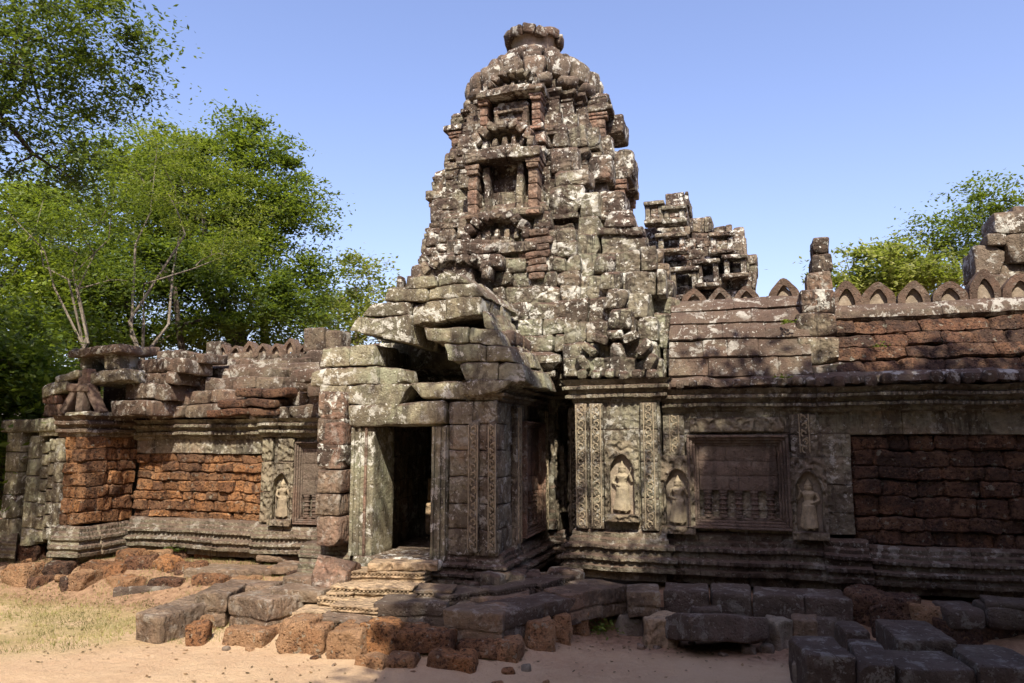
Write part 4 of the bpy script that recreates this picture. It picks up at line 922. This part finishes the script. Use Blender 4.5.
for i, (A, B, zt, lb) in enumerate([((440, 596), (492, 590), .56, 'first dark moulded stone along the foot of the porch side, nearest the corner'), ((495, 590), (536, 583), .58, 'second dark moulded stone along the foot of the porch side'), ((540, 583), (574, 576), .58, 'third dark moulded stone at the porch foot, near the inner corner')]):
    striped('moulded_stone', lb, A, B, zt, .35, .2, 'darkslab', 'moulded stones along the porch foot')
slab('carved_fragment', 'tilted red sandstone wedge leaning against the foot of the left pier', None, 'pink', (313, 560), (345, 562), .82, .35, .42, chops=3, cat='stone fragment', tilt=(-.35, .1), cd=.6)
# left: long slab, dark slab, tilted block, carved blocks
slab('long_slab', 'long flat lichened slab at the foot of the wall left of the steps', None, 'slab', (183, 569), (302, 571), .38, .5, .17, chops=2, cat='slab')
slab('flat_stone', 'flat pale stone between the long slab and the left pier', None, 'slab', (270, 566), (318, 566), .46, .5, .12, chops=3, cat='slab')
slab('flat_stone', 'thin dark stone lying behind the right end of the long slab', None, 'slab', (255, 556), (300, 556), .50, .4, .1, chops=3, cat='slab')
slab('dark_slab', 'low dark slab sunk in the grass behind the tilted block', None, 'darkslab', (113, 588), (184, 586), .17, .55, .2, chops=2, cat='slab')
slab('tilted_block', 'tilted block with greenish carved end standing on the grass', None, 'slab', (136, 609), (162, 613), .37, .85, .42, chops=1, cat='stone block', tilt=(.10, .04))
slab('carved_block', 'smaller carved block left of the big carved block, beside the tilted one', None, 'slab', (195, 594), (228, 594), .47, .65, .38, chops=0, mould=True, cat='stone block')
slab('carved_block', 'big carved block with worn sunlit right end, left of the steps', None, 'slab', (229, 595), (268, 602), .46, .85, .42, chops=1, mould=True, cat='stone block')
slab('flat_stone', 'dusty flat slab bridging the big carved block and the steps', None, 'slab', (270, 590), (322, 592), .5, .5, .14, chops=2, cat='slab')
slab('flat_stone', 'grey wedge of stone behind the carved blocks, touching the steps', None, 'slab', (282, 577), (330, 579), .52, .5, .2, chops=2, cat='slab')
slab('flat_stone', 'smooth slab seen just above the two carved blocks', None, 'slab', (215, 585), (272, 586), .46, .45, .14, chops=1, cat='slab')
lump('laterite_boulder', 'round brown laterite boulder alone on the sand below the carved blocks', None, 'later', 190, 646, .28, .28, .27, rz=.4, chops=4)
lump('earth_clod', 'pale crumbled clod of earth behind the round boulder', None, 'later_dust', 188, 634, .5, .4, .22, chops=2)
lump('laterite_block', 'flat orange laterite slab under the big carved block', GL, 'later_dust', 240, 646, .62, .45, .17, chops=1)
lump('laterite_block', 'sandy rounded laterite block with a notch, right of the flat orange one', GL, 'later_dust', 291, 654, .42, .5, .34, chops=2)
lump('laterite_block', 'crumbling sandy laterite block between its rounder neighbour and the brown one', GL, 'later_dust', 312, 655, .22, .4, .3, chops=3)
lump('laterite_block', 'brown rounded laterite block below the striped fragment', GL, 'later_dust', 341, 660, .40, .45, .3, chops=1)
lump('laterite_block', 'dark laterite block under the left end of the dark platform slab', GL, 'later', 373, 655, .42, .45, .31, chops=1)
lump('laterite_block', 'laterite block in the upper row, second under the dark platform slab', GL, 'later', 403, 652, .40, .4, .25, chops=2, z=.09)
lump('laterite_block', 'upper row laterite block tucked under the seam of the two front slabs', GL, 'later', 430, 651, .42, .4, .22, chops=2, z=.14)
lump('laterite_block', 'pale orange laterite block, largest of the lowest row', GL, 'later', 447, 671, .5, .3, .17, chops=2)
lump('laterite_block', 'low laterite block at the bottom left of the pale orange one', GL, 'later_dust', 399, 668, .4, .3, .13, chops=2)
lump('laterite_block', 'half buried laterite block at the start of the lowest row', GL, 'later_dust', 367, 668, .36, .3, .13, chops=2)
lump('laterite_block', 'laterite block carrying the big corner slab', GL, 'later', 476, 658, .5, .45, .2, chops=2, z=.06)
lump('laterite_block', 'laterite block at the outer corner below the big corner slab', GL, 'later_dust', 505, 662, .32, .4, .24, chops=2)
for i, (px, py, w_, h) in enumerate([(530, 650, .34, .32), (549, 643, .32, .32), (568, 636, .32, .3), (586, 629, .3, .3)]):
    lump('earth_pier', ('first', 'second', 'third', 'fourth')[i]+' eroded earthy stone, counted from the front, under the receding slabs', 'eroded stones under the receding slabs', 'later_dust', px, py, w_, .5, h, rz=.5, chops=2)
# rubble row left
rowsL = [(20, 562, .5, .3, .24), (62, 560, .42, .3, .2), (96, 556, .4, .3, .2), (50, 575, .45, .35, .2), (94, 577, .62, .4, .2), (74, 590, .34, .35, .24), (61, 592, .24, .3, .2), (122, 563, .36, .3, .17), (150, 563, .38, .3, .18), (134, 572, .5, .3, .2),
         (160, 573, .42, .35, .2), (118, 588, .62, .35, .15), (178, 560, .34, .3, .16), (201, 560, .34, .3, .16), (222, 559, .3, .3, .16), (239, 558, .26, .3, .15), (185, 574, .42, .3, .15), (12, 585, .5, .4, .28), (160, 588, .5, .35, .12), (205, 583, .5, .3, .12), (240, 585, .4, .3, .12), (32, 588, .3, .3, .15)]
wr = ['at the far left end of the heap', 'in the back row, left of the corner pavilion foot', 'in the back row under the pavilion corner', 'in the second row, near the left edge', 'widest of the dark lumps, in the second row', 'roundest lump, standing in front on the grass edge', 'small lump left of the roundest one',
      'in the back row right of the pavilion corner', 'in the back row under the middle of the laterite wall', 'in the second row, middle of the heap', 'in the second row with a hollow beside it', 'low and sandy, in the front row of the heap', 'in the back row, first of four small ones in line', 'in the back row, second of four small ones in line', 'in the back row, third of four small ones in line', 'in the back row, last of four small ones in line',
      'touching the left tip of the long slab', 'pale and half buried at the picture edge', 'low, just behind the dark sunken slab', 'low, under the left half of the long slab', 'low, under the right half of the long slab', 'small, between the pale edge stone and the heap']
for i, (px, py, w_, d, h) in enumerate(rowsL):
    lump('laterite_lump', 'reddish laterite lump '+wr[i], GR, ('later_dark', 'later', 'later_dust')[(i*7) % 3], px, py, w_*1.1, d, h*1.15, rz=.3*math.sin(i*5), chops=3)
# rubble in the sandy corner
lump('grey_stone', 'smooth greenish grey stone beside the small weeds', GB, 'rubble', 628, 636, .36, .3, .22, chops=3, rz=.2)
lump('tan_block', 'tan split block standing on the sand left of the big fallen slab', GB, 'step', 660, 648, .42, .35, .33, chops=3, rz=.35, cat='stone')
slab('fallen_slab', 'big dark fallen slab tilted on the sand below the plinth', None, 'darkslab', (690, 624), (768, 618), .36, .6, .28, chops=2, cat='slab', tilt=(-.18, .10), cd=.75)
lump('grey_stone', 'pointed grey stone between the tan block and the plinth', GB, 'rubble', 634, 622, .3, .3, .24, chops=4, rz=.6)
lump('grey_stone', 'flat grey stone behind the tan block', GB, 'slab', 672, 630, .4, .3, .22, chops=4, rz=.1)
lump('grey_stone', 'dark wedge leaning behind the big fallen slab', GB, 'darkslab', 706, 624, .36, .3, .3, chops=4, rz=.6)
lump('grey_stone', 'brownish stone leaning against the right end of the fallen slab', GB, 'rubble', 778, 650, .32, .3, .35, chops=4, rz=.8)
lump('grey_stone', 'upright brown stone next right of the leaning one', GB, 'slab', 806, 646, .34, .3, .32, chops=3)
lump('grey_stone', 'small pointed stone just left of the dark fallen blocks', GB, 'darkslab', 828, 645, .24, .3, .3, chops=4)
lump('grey_stone', 'tiny stone upright beside the receding slabs', GB, 'rubble', 619, 619, .1, .12, .16, chops=2)
lump('grey_stone', 'palm sized stone on the sand in front of the fallen slab, left one', GB, 'rubble', 746, 654, .16, .14, .1, chops=3)
lump('grey_stone', 'palm sized stone on the sand in front of the fallen slab, right one', GB, 'rubble', 766, 653, .17, .14, .1, chops=3)
lump('grey_stone', 'fist sized stone on the sand below the tan block', GB, 'slab', 640, 650, .1, .1, .07, chops=3)
# dark blocks lower right
slab('fallen_block', 'dark block with a tall face and white flecked top, leftmost of the large fallen ones', GD, 'darkslab', (806, 655), (857, 657), .45, .75, .45, chops=0, tilt=(-.0, .0))
slab('fallen_block', 'broken nosed dark block between the leftmost and the widest fallen ones', GD, 'darkslab', (858, 661), (895, 664), .43, .8, .43, chops=2, cd=.7)
slab('fallen_block', 'widest dark block, lying highest behind the others', GD, 'darkslab', (896, 638), (957, 641), .5, .8, .45, chops=0)
slab('fallen_block', 'low dark block with a small drilled hole, at the bottom edge below the widest', GD, 'darkslab', (901, 668), (975, 669), .40, .55, .42, chops=0)
slab('fallen_block', 'dark block cut by the right picture edge', GD, 'darkslab', (979, 665), (1050, 668), .44, .7, .42, chops=1)
slab('fallen_block', 'small grey upright stone at the left of the large fallen blocks', GD, 'rubble', (791, 663), (803, 665), .26, .2, .3, chops=2)
slab('fallen_block', 'low square dark block behind the leftmost fallen blocks', GD, 'darkslab', (846, 632), (872, 633), .36, .5, .3, chops=1)
lump('laterite_block', 'dusty laterite block half hidden behind the fallen dark blocks on the right', None, 'later_dark', 960, 650, .45, .4, .3, chops=3)
def fragments():
    rng = random.Random(4); protos = []
    for k in range(6):
        m = MB(((.02, 6), (.01, 16)), 500+k); m.block((0, 0, .03), (.13, .11, .09), r=.03, res=.03, chops=3, chop_depth=.6); protos.append(m)
    zones = [(-11.5, -5.9, 9.4, 10.7, 46, 'small laterite fragment lying in the earth at the foot of the left wing', 'small laterite fragments below the left wing', ('later', 'later_dust', 'later_dark')),
             (-1.4, 4.2, 8.9, 9.7, 30, 'small grey fragment lying on the sand before the right wall', 'small grey fragments before the right wall', ('rubble', 'slab', 'darkslab')),
             (-5.6, -1.9, 7.15, 7.75, 22, 'small crumb of stone on the sand before the platform', 'crumbs of stone before the platform', ('later_dust', 'rubble', 'later'))]
    for (x0, x1, y0, y1, n, lb, gr, ms) in zones:
        bases = []
        for k, mn in enumerate(ms):
            m = protos[(k*2) % 6]; o = m.build('stone_fragment', M[mn], origin=(0, 0, 0)); bases.append(o)
        for i in range(n):
            o = bases[i % 3] if i < 3 else bases[i % 3].copy()
            if i >= 3: COL.objects.link(o)
            x, y = rng.uniform(x0, x1), rng.uniform(y0, y1); s_ = rng.uniform(.35, 1.5) if x0 < -8 else rng.uniform(.3, 1.)
            o.location = (x, y, gz(x, y)-.02); o.rotation_euler = (rng.uniform(-.3, .3), rng.uniform(-.3, .3), rng.uniform(0, 6)); o.scale = (s_, s_*rng.uniform(.6, 1.2), s_*rng.uniform(.6, 1))
            tag(o, lb, 'stone', gr)
fragments()
# ================================================================ PLANTS
def leafmat(name, cols, trans=.45):
    m = NT(name); r_ = m.t.nodes.new('ShaderNodeValToRGB'); m.t.links.new(m.rnd(), r_.inputs[0])
    e = r_.color_ramp.elements; e[0].color = (*cols[0], 1); e[1].color = (*cols[-1], 1)
    for i, c in enumerate(cols[1:-1]): q = e.new((i+1)/(len(cols)-1)); q.color = (*c, 1)
    c = m.mix(m.ramp(m.noise(.9, 3), .38, .62), m.mix(.72, r_.outputs[0], (.015, .025, .004)), r_.outputs[0])  # near-black noise patches put the shade between clumps into the leaf colour
    m.t.links.new(c, m.b.inputs['Base Color']); m.b.inputs['Roughness'].default_value = .5; m.b.inputs['Specular IOR Level'].default_value = .35
    tr = m.t.nodes.new('ShaderNodeBsdfTranslucent'); m.t.links.new(m.mix(.5, c, (.35, .45, .03)), tr.inputs[0]); mx = m.t.nodes.new('ShaderNodeMixShader'); mx.inputs[0].default_value = trans
    out = m.t.nodes['Material Output']; m.t.links.new(m.b.outputs[0], mx.inputs[1]); m.t.links.new(tr.outputs[0], mx.inputs[2]); m.t.links.new(mx.outputs[0], out.inputs[0]); return m.m
def bark(name, a, b):
    m = NT(name); c = m.mix(m.noise(3, 5, vec=m.pos((3, 3, .7))), a, b); c = m.mix(m.ramp(m.noise(4, 4, off=4), .55, .65, 0, .6), c, (.4, .38, .32))
    m.t.links.new(c, m.b.inputs['Base Color']); m.bump([(m.noise(8, 6, .7, vec=m.pos((3, 3, .6))), .06)]); return m.m
LM = {'dark': leafmat('dark_leaves', [(.03, .055, .012), (.06, .10, .02), (.10, .15, .03)]), 'mid': leafmat('green_leaves', [(.055, .09, .012), (.10, .155, .02), (.17, .22, .035)], .45),
      'bright': leafmat('bright_leaves', [(.12, .17, .02), (.19, .25, .03), (.28, .32, .05)], .5), 'yellow': leafmat('yellow_green_leaves', [(.2, .22, .05), (.29, .31, .07), (.38, .38, .13)], .5),
      'yellow_mid': leafmat('feathery_leaves', [(.15, .19, .025), (.22, .26, .035), (.30, .32, .06)], .5), 'over': leafmat('overhanging_leaves', [(.025, .05, .012), (.045, .08, .02), (.07, .11, .025)], .35)}
BK = {'grey': bark('grey_bark', (.16, .13, .10), (.26, .22, .17)), 'dark': bark('dark_bark', (.06, .045, .035), (.1, .08, .06)), 'tan': bark('tan_bark', (.28, .19, .11), (.2, .14, .09))}
def leaves(P, size, rng, asp=.5, up=.5, droop=0):
    """one small folded leaf per point"""
    n = len(P); N = rng.normal(size=(n, 3)); N[:, 2] = np.abs(N[:, 2])*(1+up*2)+up; N /= np.linalg.norm(N, axis=1, keepdims=True)
    T = rng.normal(size=(n, 3)); T -= (T*N).sum(1, keepdims=True)*N; T /= np.linalg.norm(T, axis=1, keepdims=True); B = np.cross(N, T)
    s = size*rng.uniform(.6, 1.3, (n, 1)); a = T*s*.5; b = B*s*.5*asp
    V = np.stack([P-a, P+b*1.0+a*.1-N*s*.06, P+a, P-b+a*.1-N*s*.06], 1).reshape(-1, 3)
    return V, np.arange(4*n).reshape(-1, 4)
def tree(name, label, group, base, blobs, nclump, nleaf, rc, lsize, lm, bk='grey', tr=.25, seed=1, asp=.5, shell=.45, limb=26, flat=.5, cat='tree', fork=.45, up=.5, clumppts=None, lean=(0, 0)):
    rng = np.random.default_rng(seed); root = thing(name, label, cat, base, group); base = np.array(base, float)
    C = []
    wts = np.array([b[3]*b[4]*b[5] for b in blobs]); wts = wts/wts.sum()
    for k in range(nclump):
        b = blobs[rng.choice(len(blobs), p=wts)]; d = rng.normal(size=3); d /= np.linalg.norm(d); rr = rng.uniform(shell, 1)**.6
        C.append((b[0]+d[0]*b[3]*rr, b[1]+d[1]*b[4]*rr, b[2]+d[2]*b[5]*rr))
    C = np.array(C)
    P = []
    for c in C:
        n = int(nleaf*rng.uniform(.5, 1.5)); q = rng.normal(size=(n, 3))*rc*rng.uniform(.6, 1.3); q[:, 2] *= flat; q[:, 2] -= .12*np.hypot(q[:, 0], q[:, 1]); q = q*(1+.35*rng.normal()); P.append(c+q)
    P = np.concatenate(P); V, F = leaves(P, lsize, rng, asp, up)
    m = MB(noise=(), seed=seed); m.add(V, F); m.build('crown', LM[lm], root, smooth=False)
    cen = np.average([b[:3] for b in blobs], axis=0, weights=wts); H = cen[2]-base[2]
    t = MB(noise=((tr*.25, 1.2),), seed=seed); f0 = base+(cen-base)*np.array([fork*.7, fork*.7, fork]); f0[:2] += lean
    t.tube([base-np.array([0, 0, .3]), base+(f0-base)*.5+rng.normal(size=3)*tr*.6, f0], [tr*1.25, tr*.95, tr*.8], 9)
    idx = rng.choice(len(C), min(limb, len(C)), replace=False); tips = [(f0, tr*.8)]
    # main limbs then twigs from their middles
    nm = 4
    for k, i in enumerate(idx):
        if k < nm: s0, r0 = f0, tr*.5
        else:
            j = int(np.argmin([np.linalg.norm(C[i]-q[0]) for q in tips[1:]]))+1; s0, r0 = tips[j]
        mid = s0*.5+C[i]*.5+rng.normal(size=3)*np.linalg.norm(C[i]-s0)*.12; mid[2] += np.linalg.norm(C[i]-s0)*.08; q1 = s0*.75+mid*.25+rng.normal(size=3)*np.linalg.norm(C[i]-s0)*.05; q3 = mid*.5+C[i]*.5+rng.normal(size=3)*np.linalg.norm(C[i]-s0)*.07
        t.tube([s0, q1, mid, q3, C[i]], [r0, r0*.8, r0*.6, r0*.4, r0*.15], 6, cap=False); tips.append((mid, r0*.55))
        tips.append((mid*.4+C[i]*.6, r0*.35))
    t.build('trunk', BK[bk], root)
    return root
def blob(px, py, D, rx, ry, rd=None):
    """a crown lobe given by its picture centre and radii, at D metres"""
    x, y, z = atd(px, py, D); k = D/FPX*1.02; return (x, y, z, rx*k, (rd or rx)*k, ry*k)
def foot(px, D, z=0): x, y, _ = atd(px, 440, D); return (x, y, z)
GT = 'trees behind the left wing'
tree('broad_leaved_tree', 'tall dense dark green tree right behind the left wing, the roundest crown', GT, foot(265, 27), [blob(225, 200, 27, 75, 85), blob(270, 260, 27, 62, 80), blob(180, 210, 28, 60, 70), blob(215, 150, 28, 38, 38), blob(262, 185, 28, 45, 40), blob(305, 240, 27, 28, 55), blob(318, 290, 27, 24, 50)], 330, 200, .38, .165, 'mid', 'dark', .35, 1, limb=40)
tree('broad_leaved_tree', 'darker tree filling the gap below the tall crown, close over the gallery crest', GT, foot(200, 24), [blob(150, 290, 24, 75, 55), blob(230, 300, 25, 70, 55), blob(290, 310, 25, 38, 45)], 190, 190, .38, .16, 'dark', 'dark', .3, 2, limb=40)
tree('broad_leaved_tree', 'pale yellow green tree farthest right in the left-hand group, low over the porch roof', GT, foot(360, 36), [blob(362, 285, 36, 24, 38), blob(345, 320, 36, 35, 35), blob(372, 300, 36, 14, 22)], 90, 70, .5, .24, 'yellow', 'grey', .2, 3, limb=24)
tree('feathery_tree', 'thin feathery tree with bare pale branches in front of the dense crowns', GT, foot(112, 20), [blob(190, 190, 20, 62, 38), blob(240, 200, 20, 30, 50), blob(150, 150, 20, 40, 25), blob(225, 250, 20, 30, 30)], 95, 80, .3, .12, 'yellow_mid', 'grey', .085, 4, asp=.3, limb=55, flat=.3, fork=.5, shell=.2)
tree('feathery_tree', 'second pale branched tree, forking low at the left beside the first', GT, foot(75, 19), [blob(45, 200, 19, 40, 40), blob(90, 240, 19, 45, 60), blob(120, 190, 19, 40, 40)], 70, 70, .3, .12, 'mid', 'grey', .075, 5, asp=.3, limb=45, flat=.4, fork=.55, shell=.2)
tree('broad_leaved_tree', 'bright green tree at the left edge, leaning over the end pavilion', GT, foot(10, 24), [blob(20, 290, 24, 55, 50), blob(75, 300, 25, 50, 50), blob(15, 220, 25, 40, 35)], 170, 170, .34, .15, 'bright', 'dark', .25, 6, limb=30)
tree('broad_leaved_tree', 'tree of medium green at the back between the branchy trees and the tall crown', GT, foot(110, 33), [blob(110, 220, 33, 70, 70), blob(60, 260, 33, 60, 60), blob(150, 170, 33, 50, 45), blob(5, 250, 33, 50, 60)], 210, 150, .42, .19, 'mid', 'dark', .3, 7, limb=30)
tree('shrub', 'leafy undergrowth bush at the left picture edge beside the pavilion', 'bushes left of the pavilion', foot(20, 17), [blob(18, 400, 17, 42, 50), blob(-20, 350, 17, 50, 50), blob(50, 370, 18, 32, 34)], 170, 80, .35, .15, 'mid', 'dark', .1, 8, limb=24, cat='bush', fork=.3)
tree('shrub', 'darker low bush behind the pavilion corner', 'bushes left of the pavilion', foot(-10, 20), [blob(0, 430, 19, 40, 45), blob(60, 350, 21, 50, 38), blob(-30, 450, 17, 50, 50)], 170, 80, .4, .17, 'dark', 'dark', .1, 9, limb=24, cat='bush', fork=.3)
tree('overhanging_tree', 'big dark leaved tree whose boughs reach in at the top left corner', None, foot(-330, 13), [blob(30, 55, 13, 95, 70), blob(95, 35, 13.5, 58, 55), blob(120, 110, 13.5, 30, 34), blob(40, 150, 13, 60, 42), blob(80, 170, 13.5, 35, 30), blob(20, 245, 14, 24, 26), blob(-150, 60, 13, 140, 120), blob(145, 60, 13.2, 22, 35)], 340, 125, .23, .095, 'over', 'dark', .2, 10, limb=200, flat=.5, fork=.55, shell=.15, asp=.42)
tree('pale_tree', 'yellow green tree behind the crest of the right gallery', 'trees behind the right gallery', foot(890, 24), [blob(885, 280, 22, 58, 30), blob(880, 255, 22, 30, 22), blob(925, 272, 22, 36, 22), blob(845, 272, 22, 20, 28)], 190, 70, .22, .15, 'yellow', 'tan', .16, 11, limb=50, shell=.1)
tree('airy_tree', 'airy tall green tree at the upper right, behind the pale one', 'trees behind the right gallery', foot(985, 30), [blob(975, 215, 30, 40, 32), blob(940, 235, 30, 30, 25), blob(1000, 200, 30, 26, 28), blob(965, 255, 30, 35, 30), blob(1015, 250, 30, 25, 25)], 150, 60, .32, .15, 'mid', 'grey', .2, 12, limb=60, shell=.1)
# far woodland closing the horizon
def wood():
    rng = np.random.default_rng(77); P = []
    for k in range(2600):
        a = rng.uniform(R(-70), R(100)); D = rng.uniform(48, 75); h = 2+9*abs(math.sin(a*7)*math.sin(a*3+1))
        x, y = -math.sin(a)*D, math.cos(a)*D; z = rng.uniform(0, 1)**.8*h; P.append(np.array([x, y, z])+rng.normal(size=(26, 3))*np.array([1, 1, .8]))
    V, F = leaves(np.concatenate(P), .75, rng, .7); m = MB(noise=()); m.add(V, F); o = m.build('woodland', LM['dark'], smooth=False)
    tag(o, 'far woodland closing the view behind the temple', 'woodland', None, 'stuff')
wood()
def wood_behind():  # leaf mass added out of view to cut sky light and deepen shade
    rng = np.random.default_rng(78); P = []
    for k in range(2600):
        a = rng.uniform(R(82), R(278)); D = rng.uniform(17, 30); h = 15+4*math.sin(a*9)
        x, y = -math.sin(a)*D, math.cos(a)*D; z = rng.uniform(0, 1)*h; P.append(np.array([x, y, z])+rng.normal(size=(22, 3))*np.array([1, 1, .8]))
    V, F = leaves(np.concatenate(P), .8, rng, .7); m = MB(noise=()); m.add(V, F); o = m.build('woodland', LM['dark'], smooth=False)
    tag(o, 'unseen woodland added behind the viewer to block sky light', 'woodland', None, 'stuff')
wood_behind()
# trees that stand behind the camera and throw the dappled shade
def shade(seed, label, base, blobs, n, nl, rc, ls, lm='mid'):
    return tree('shade_tree', label, 'trees behind the viewer', base, blobs, n, nl, rc, ls, lm, 'grey', .3, seed, limb=40, shell=.0, fork=.6)
shade(40, 'broad tree behind the viewer shading the right wall', (6, -6, 0), [(4.6, 1.7, 11, 3.3, 3.2, 1.0), (8.2, 2.2, 11, 3, 3., 1.0), (4.5, -1.8, 10.6, 3.4, 2.2, .9), (1.5, -.9, 11, 2.1, 1.7, 1.)], 900, 170, .36, .24, 'over')
shade(41, 'slim tree behind the viewer shading the right half of the porch', (2.5, -9, 0), [(-.55, 2.05, 11.2, .72, 1.45, .7)], 70, 100, .3, .2, 'over')
tree('shade_tree', 'tall sky-blocking tree added outside the frame to the right of the gallery', 'trees added to block sky light', (13, 1, 0), [(12.5, 1, 9, 4.6, 4.6, 6.5), (12, -4, 12, 4, 4, 5)], 420, 110, .7, .34, 'dark', 'grey', .4, 42, limb=40, shell=.3)  # unseen tree, added like the next two to block sky light
tree('shade_tree', 'tall sky-blocking tree added outside the frame on the left side of the clearing', 'trees added to block sky light', (-19, -3, 0), [(-19, -3, 9, 4.6, 4.6, 7), (-15, -10, 10, 4.5, 4.5, 7)], 420, 110, .7, .34, 'dark', 'grey', .4, 43, limb=40, shell=.3)
tree('shade_tree', 'tall sky-blocking tree added right behind the viewer at the back of the clearing', 'trees added to block sky light', (10, -12, 0), [(9, -8, 13, 5, 4.5, 5), (14, -8, 10, 5, 5, 8)], 420, 110, .7, .34, 'dark', 'grey', .4, 44, limb=40, shell=.3)
# thin dry grass on the left, weeds, fallen leaves
def grass():
    rng = np.random.default_rng(5); n = 52000; X = rng.uniform(-15, -4.2, n); Y = rng.uniform(5.8, 11, n)
    Q = np.stack([X*1.6, Y*1.6, X*0], 1); dens = vnoise(Q, 3)*.6+vnoise(Q*3, 4)*.4
    k = ((X-(Y-7.2)*1.1) < -6.3+dens*1.6-.6) & (dens > -.28); X, Y = X[k], Y[k]; Z = terrain(X, Y); n = len(X)
    a = rng.uniform(0, 2*math.pi, n); h = rng.uniform(.012, .06, n); w_ = .004; l = rng.normal(size=(n, 2))*.022
    V = np.stack([np.stack([X-w_*np.cos(a), Y-w_*np.sin(a), Z-.003], 1), np.stack([X+w_*np.cos(a), Y+w_*np.sin(a), Z-.003], 1), np.stack([X+l[:, 0], Y+l[:, 1], Z+h], 1)], 1).reshape(-1, 3)
    m = MB(noise=()); m.add(V, None, np.arange(3*n).reshape(-1, 3)); g = leafmat('dry_grass', [(.30, .27, .09), (.42, .36, .16), (.22, .25, .07)], .3)
    tag(m.build('grass', g, smooth=False), 'thin sunburnt grass over the sandy ground at the left', 'grass', None, 'stuff')
grass()
def litter():
    rng = np.random.default_rng(9); n = 6500; X = rng.uniform(-12, 5, n); Y = rng.uniform(6.2, 10.6, n); k = rng.random(n) < np.where(Y > 8.6, .8, .16); X, Y = X[k], Y[k]
    V, F = leaves(np.column_stack([X, Y, terrain(X, Y)+.012]), .045, rng, .6, 3); m = MB(noise=()); m.add(V, F)
    tag(m.build('leaf_litter', leafmat('fallen_leaves', [(.16, .09, .04), (.28, .17, .08), (.10, .06, .035)], .1), smooth=False), 'scattered dry leaves on the sand and around the stones', 'leaves', None, 'stuff')
litter()
def weed(label, pt, n, spread, size, seed, lm='mid'):
    rng = np.random.default_rng(seed); P = np.array(pt)+rng.normal(size=(n, 3))*np.array([spread, spread, spread*.5]); P[:, 2] = pt[2]+np.abs(P[:, 2]-pt[2])
    V, F = leaves(P, size, rng, .6); m = MB(noise=(), seed=seed); m.add(V-0, F)
    for p in P[::4]: m.tube([pt, tuple(p)], [.004, .002], 3, cap=False)
    o = m.build('weed', LM[lm], origin=pt, smooth=False); tag(o, label, 'weed', 'small weeds on ground and masonry')
def onw(px, py, y): x, z = aty(px, py, y); return (x, y, z)
x, y = atz(600, 632, .05); weed('patch of small dark green weeds at the foot of the receding slabs', (x, y+.1, .05), 120, .14, .05, 1)
x, y = atz(8, 556, .3); weed('bright green weed low at the left edge by the pavilion foot', (x, y, .3), 60, .1, .06, 2, 'bright')
weed('little green sprig growing on the eave above the blind window', onw(783, 378, 10.68), 34, .05, .045, 3, 'bright')
weed('little green sprig rooted in the gable stub above the roof', onw(787, 323, 10.95), 34, .05, .05, 4, 'bright')
weed('tuft of small leaves at the foot of the left laterite wall', onw(175, 551, 10.6), 50, .09, .045, 5)
weed('small clump of leaves on the weathered laterite vault', onw(880, 347, 11.1), 30, .07, .035, 6, 'bright')
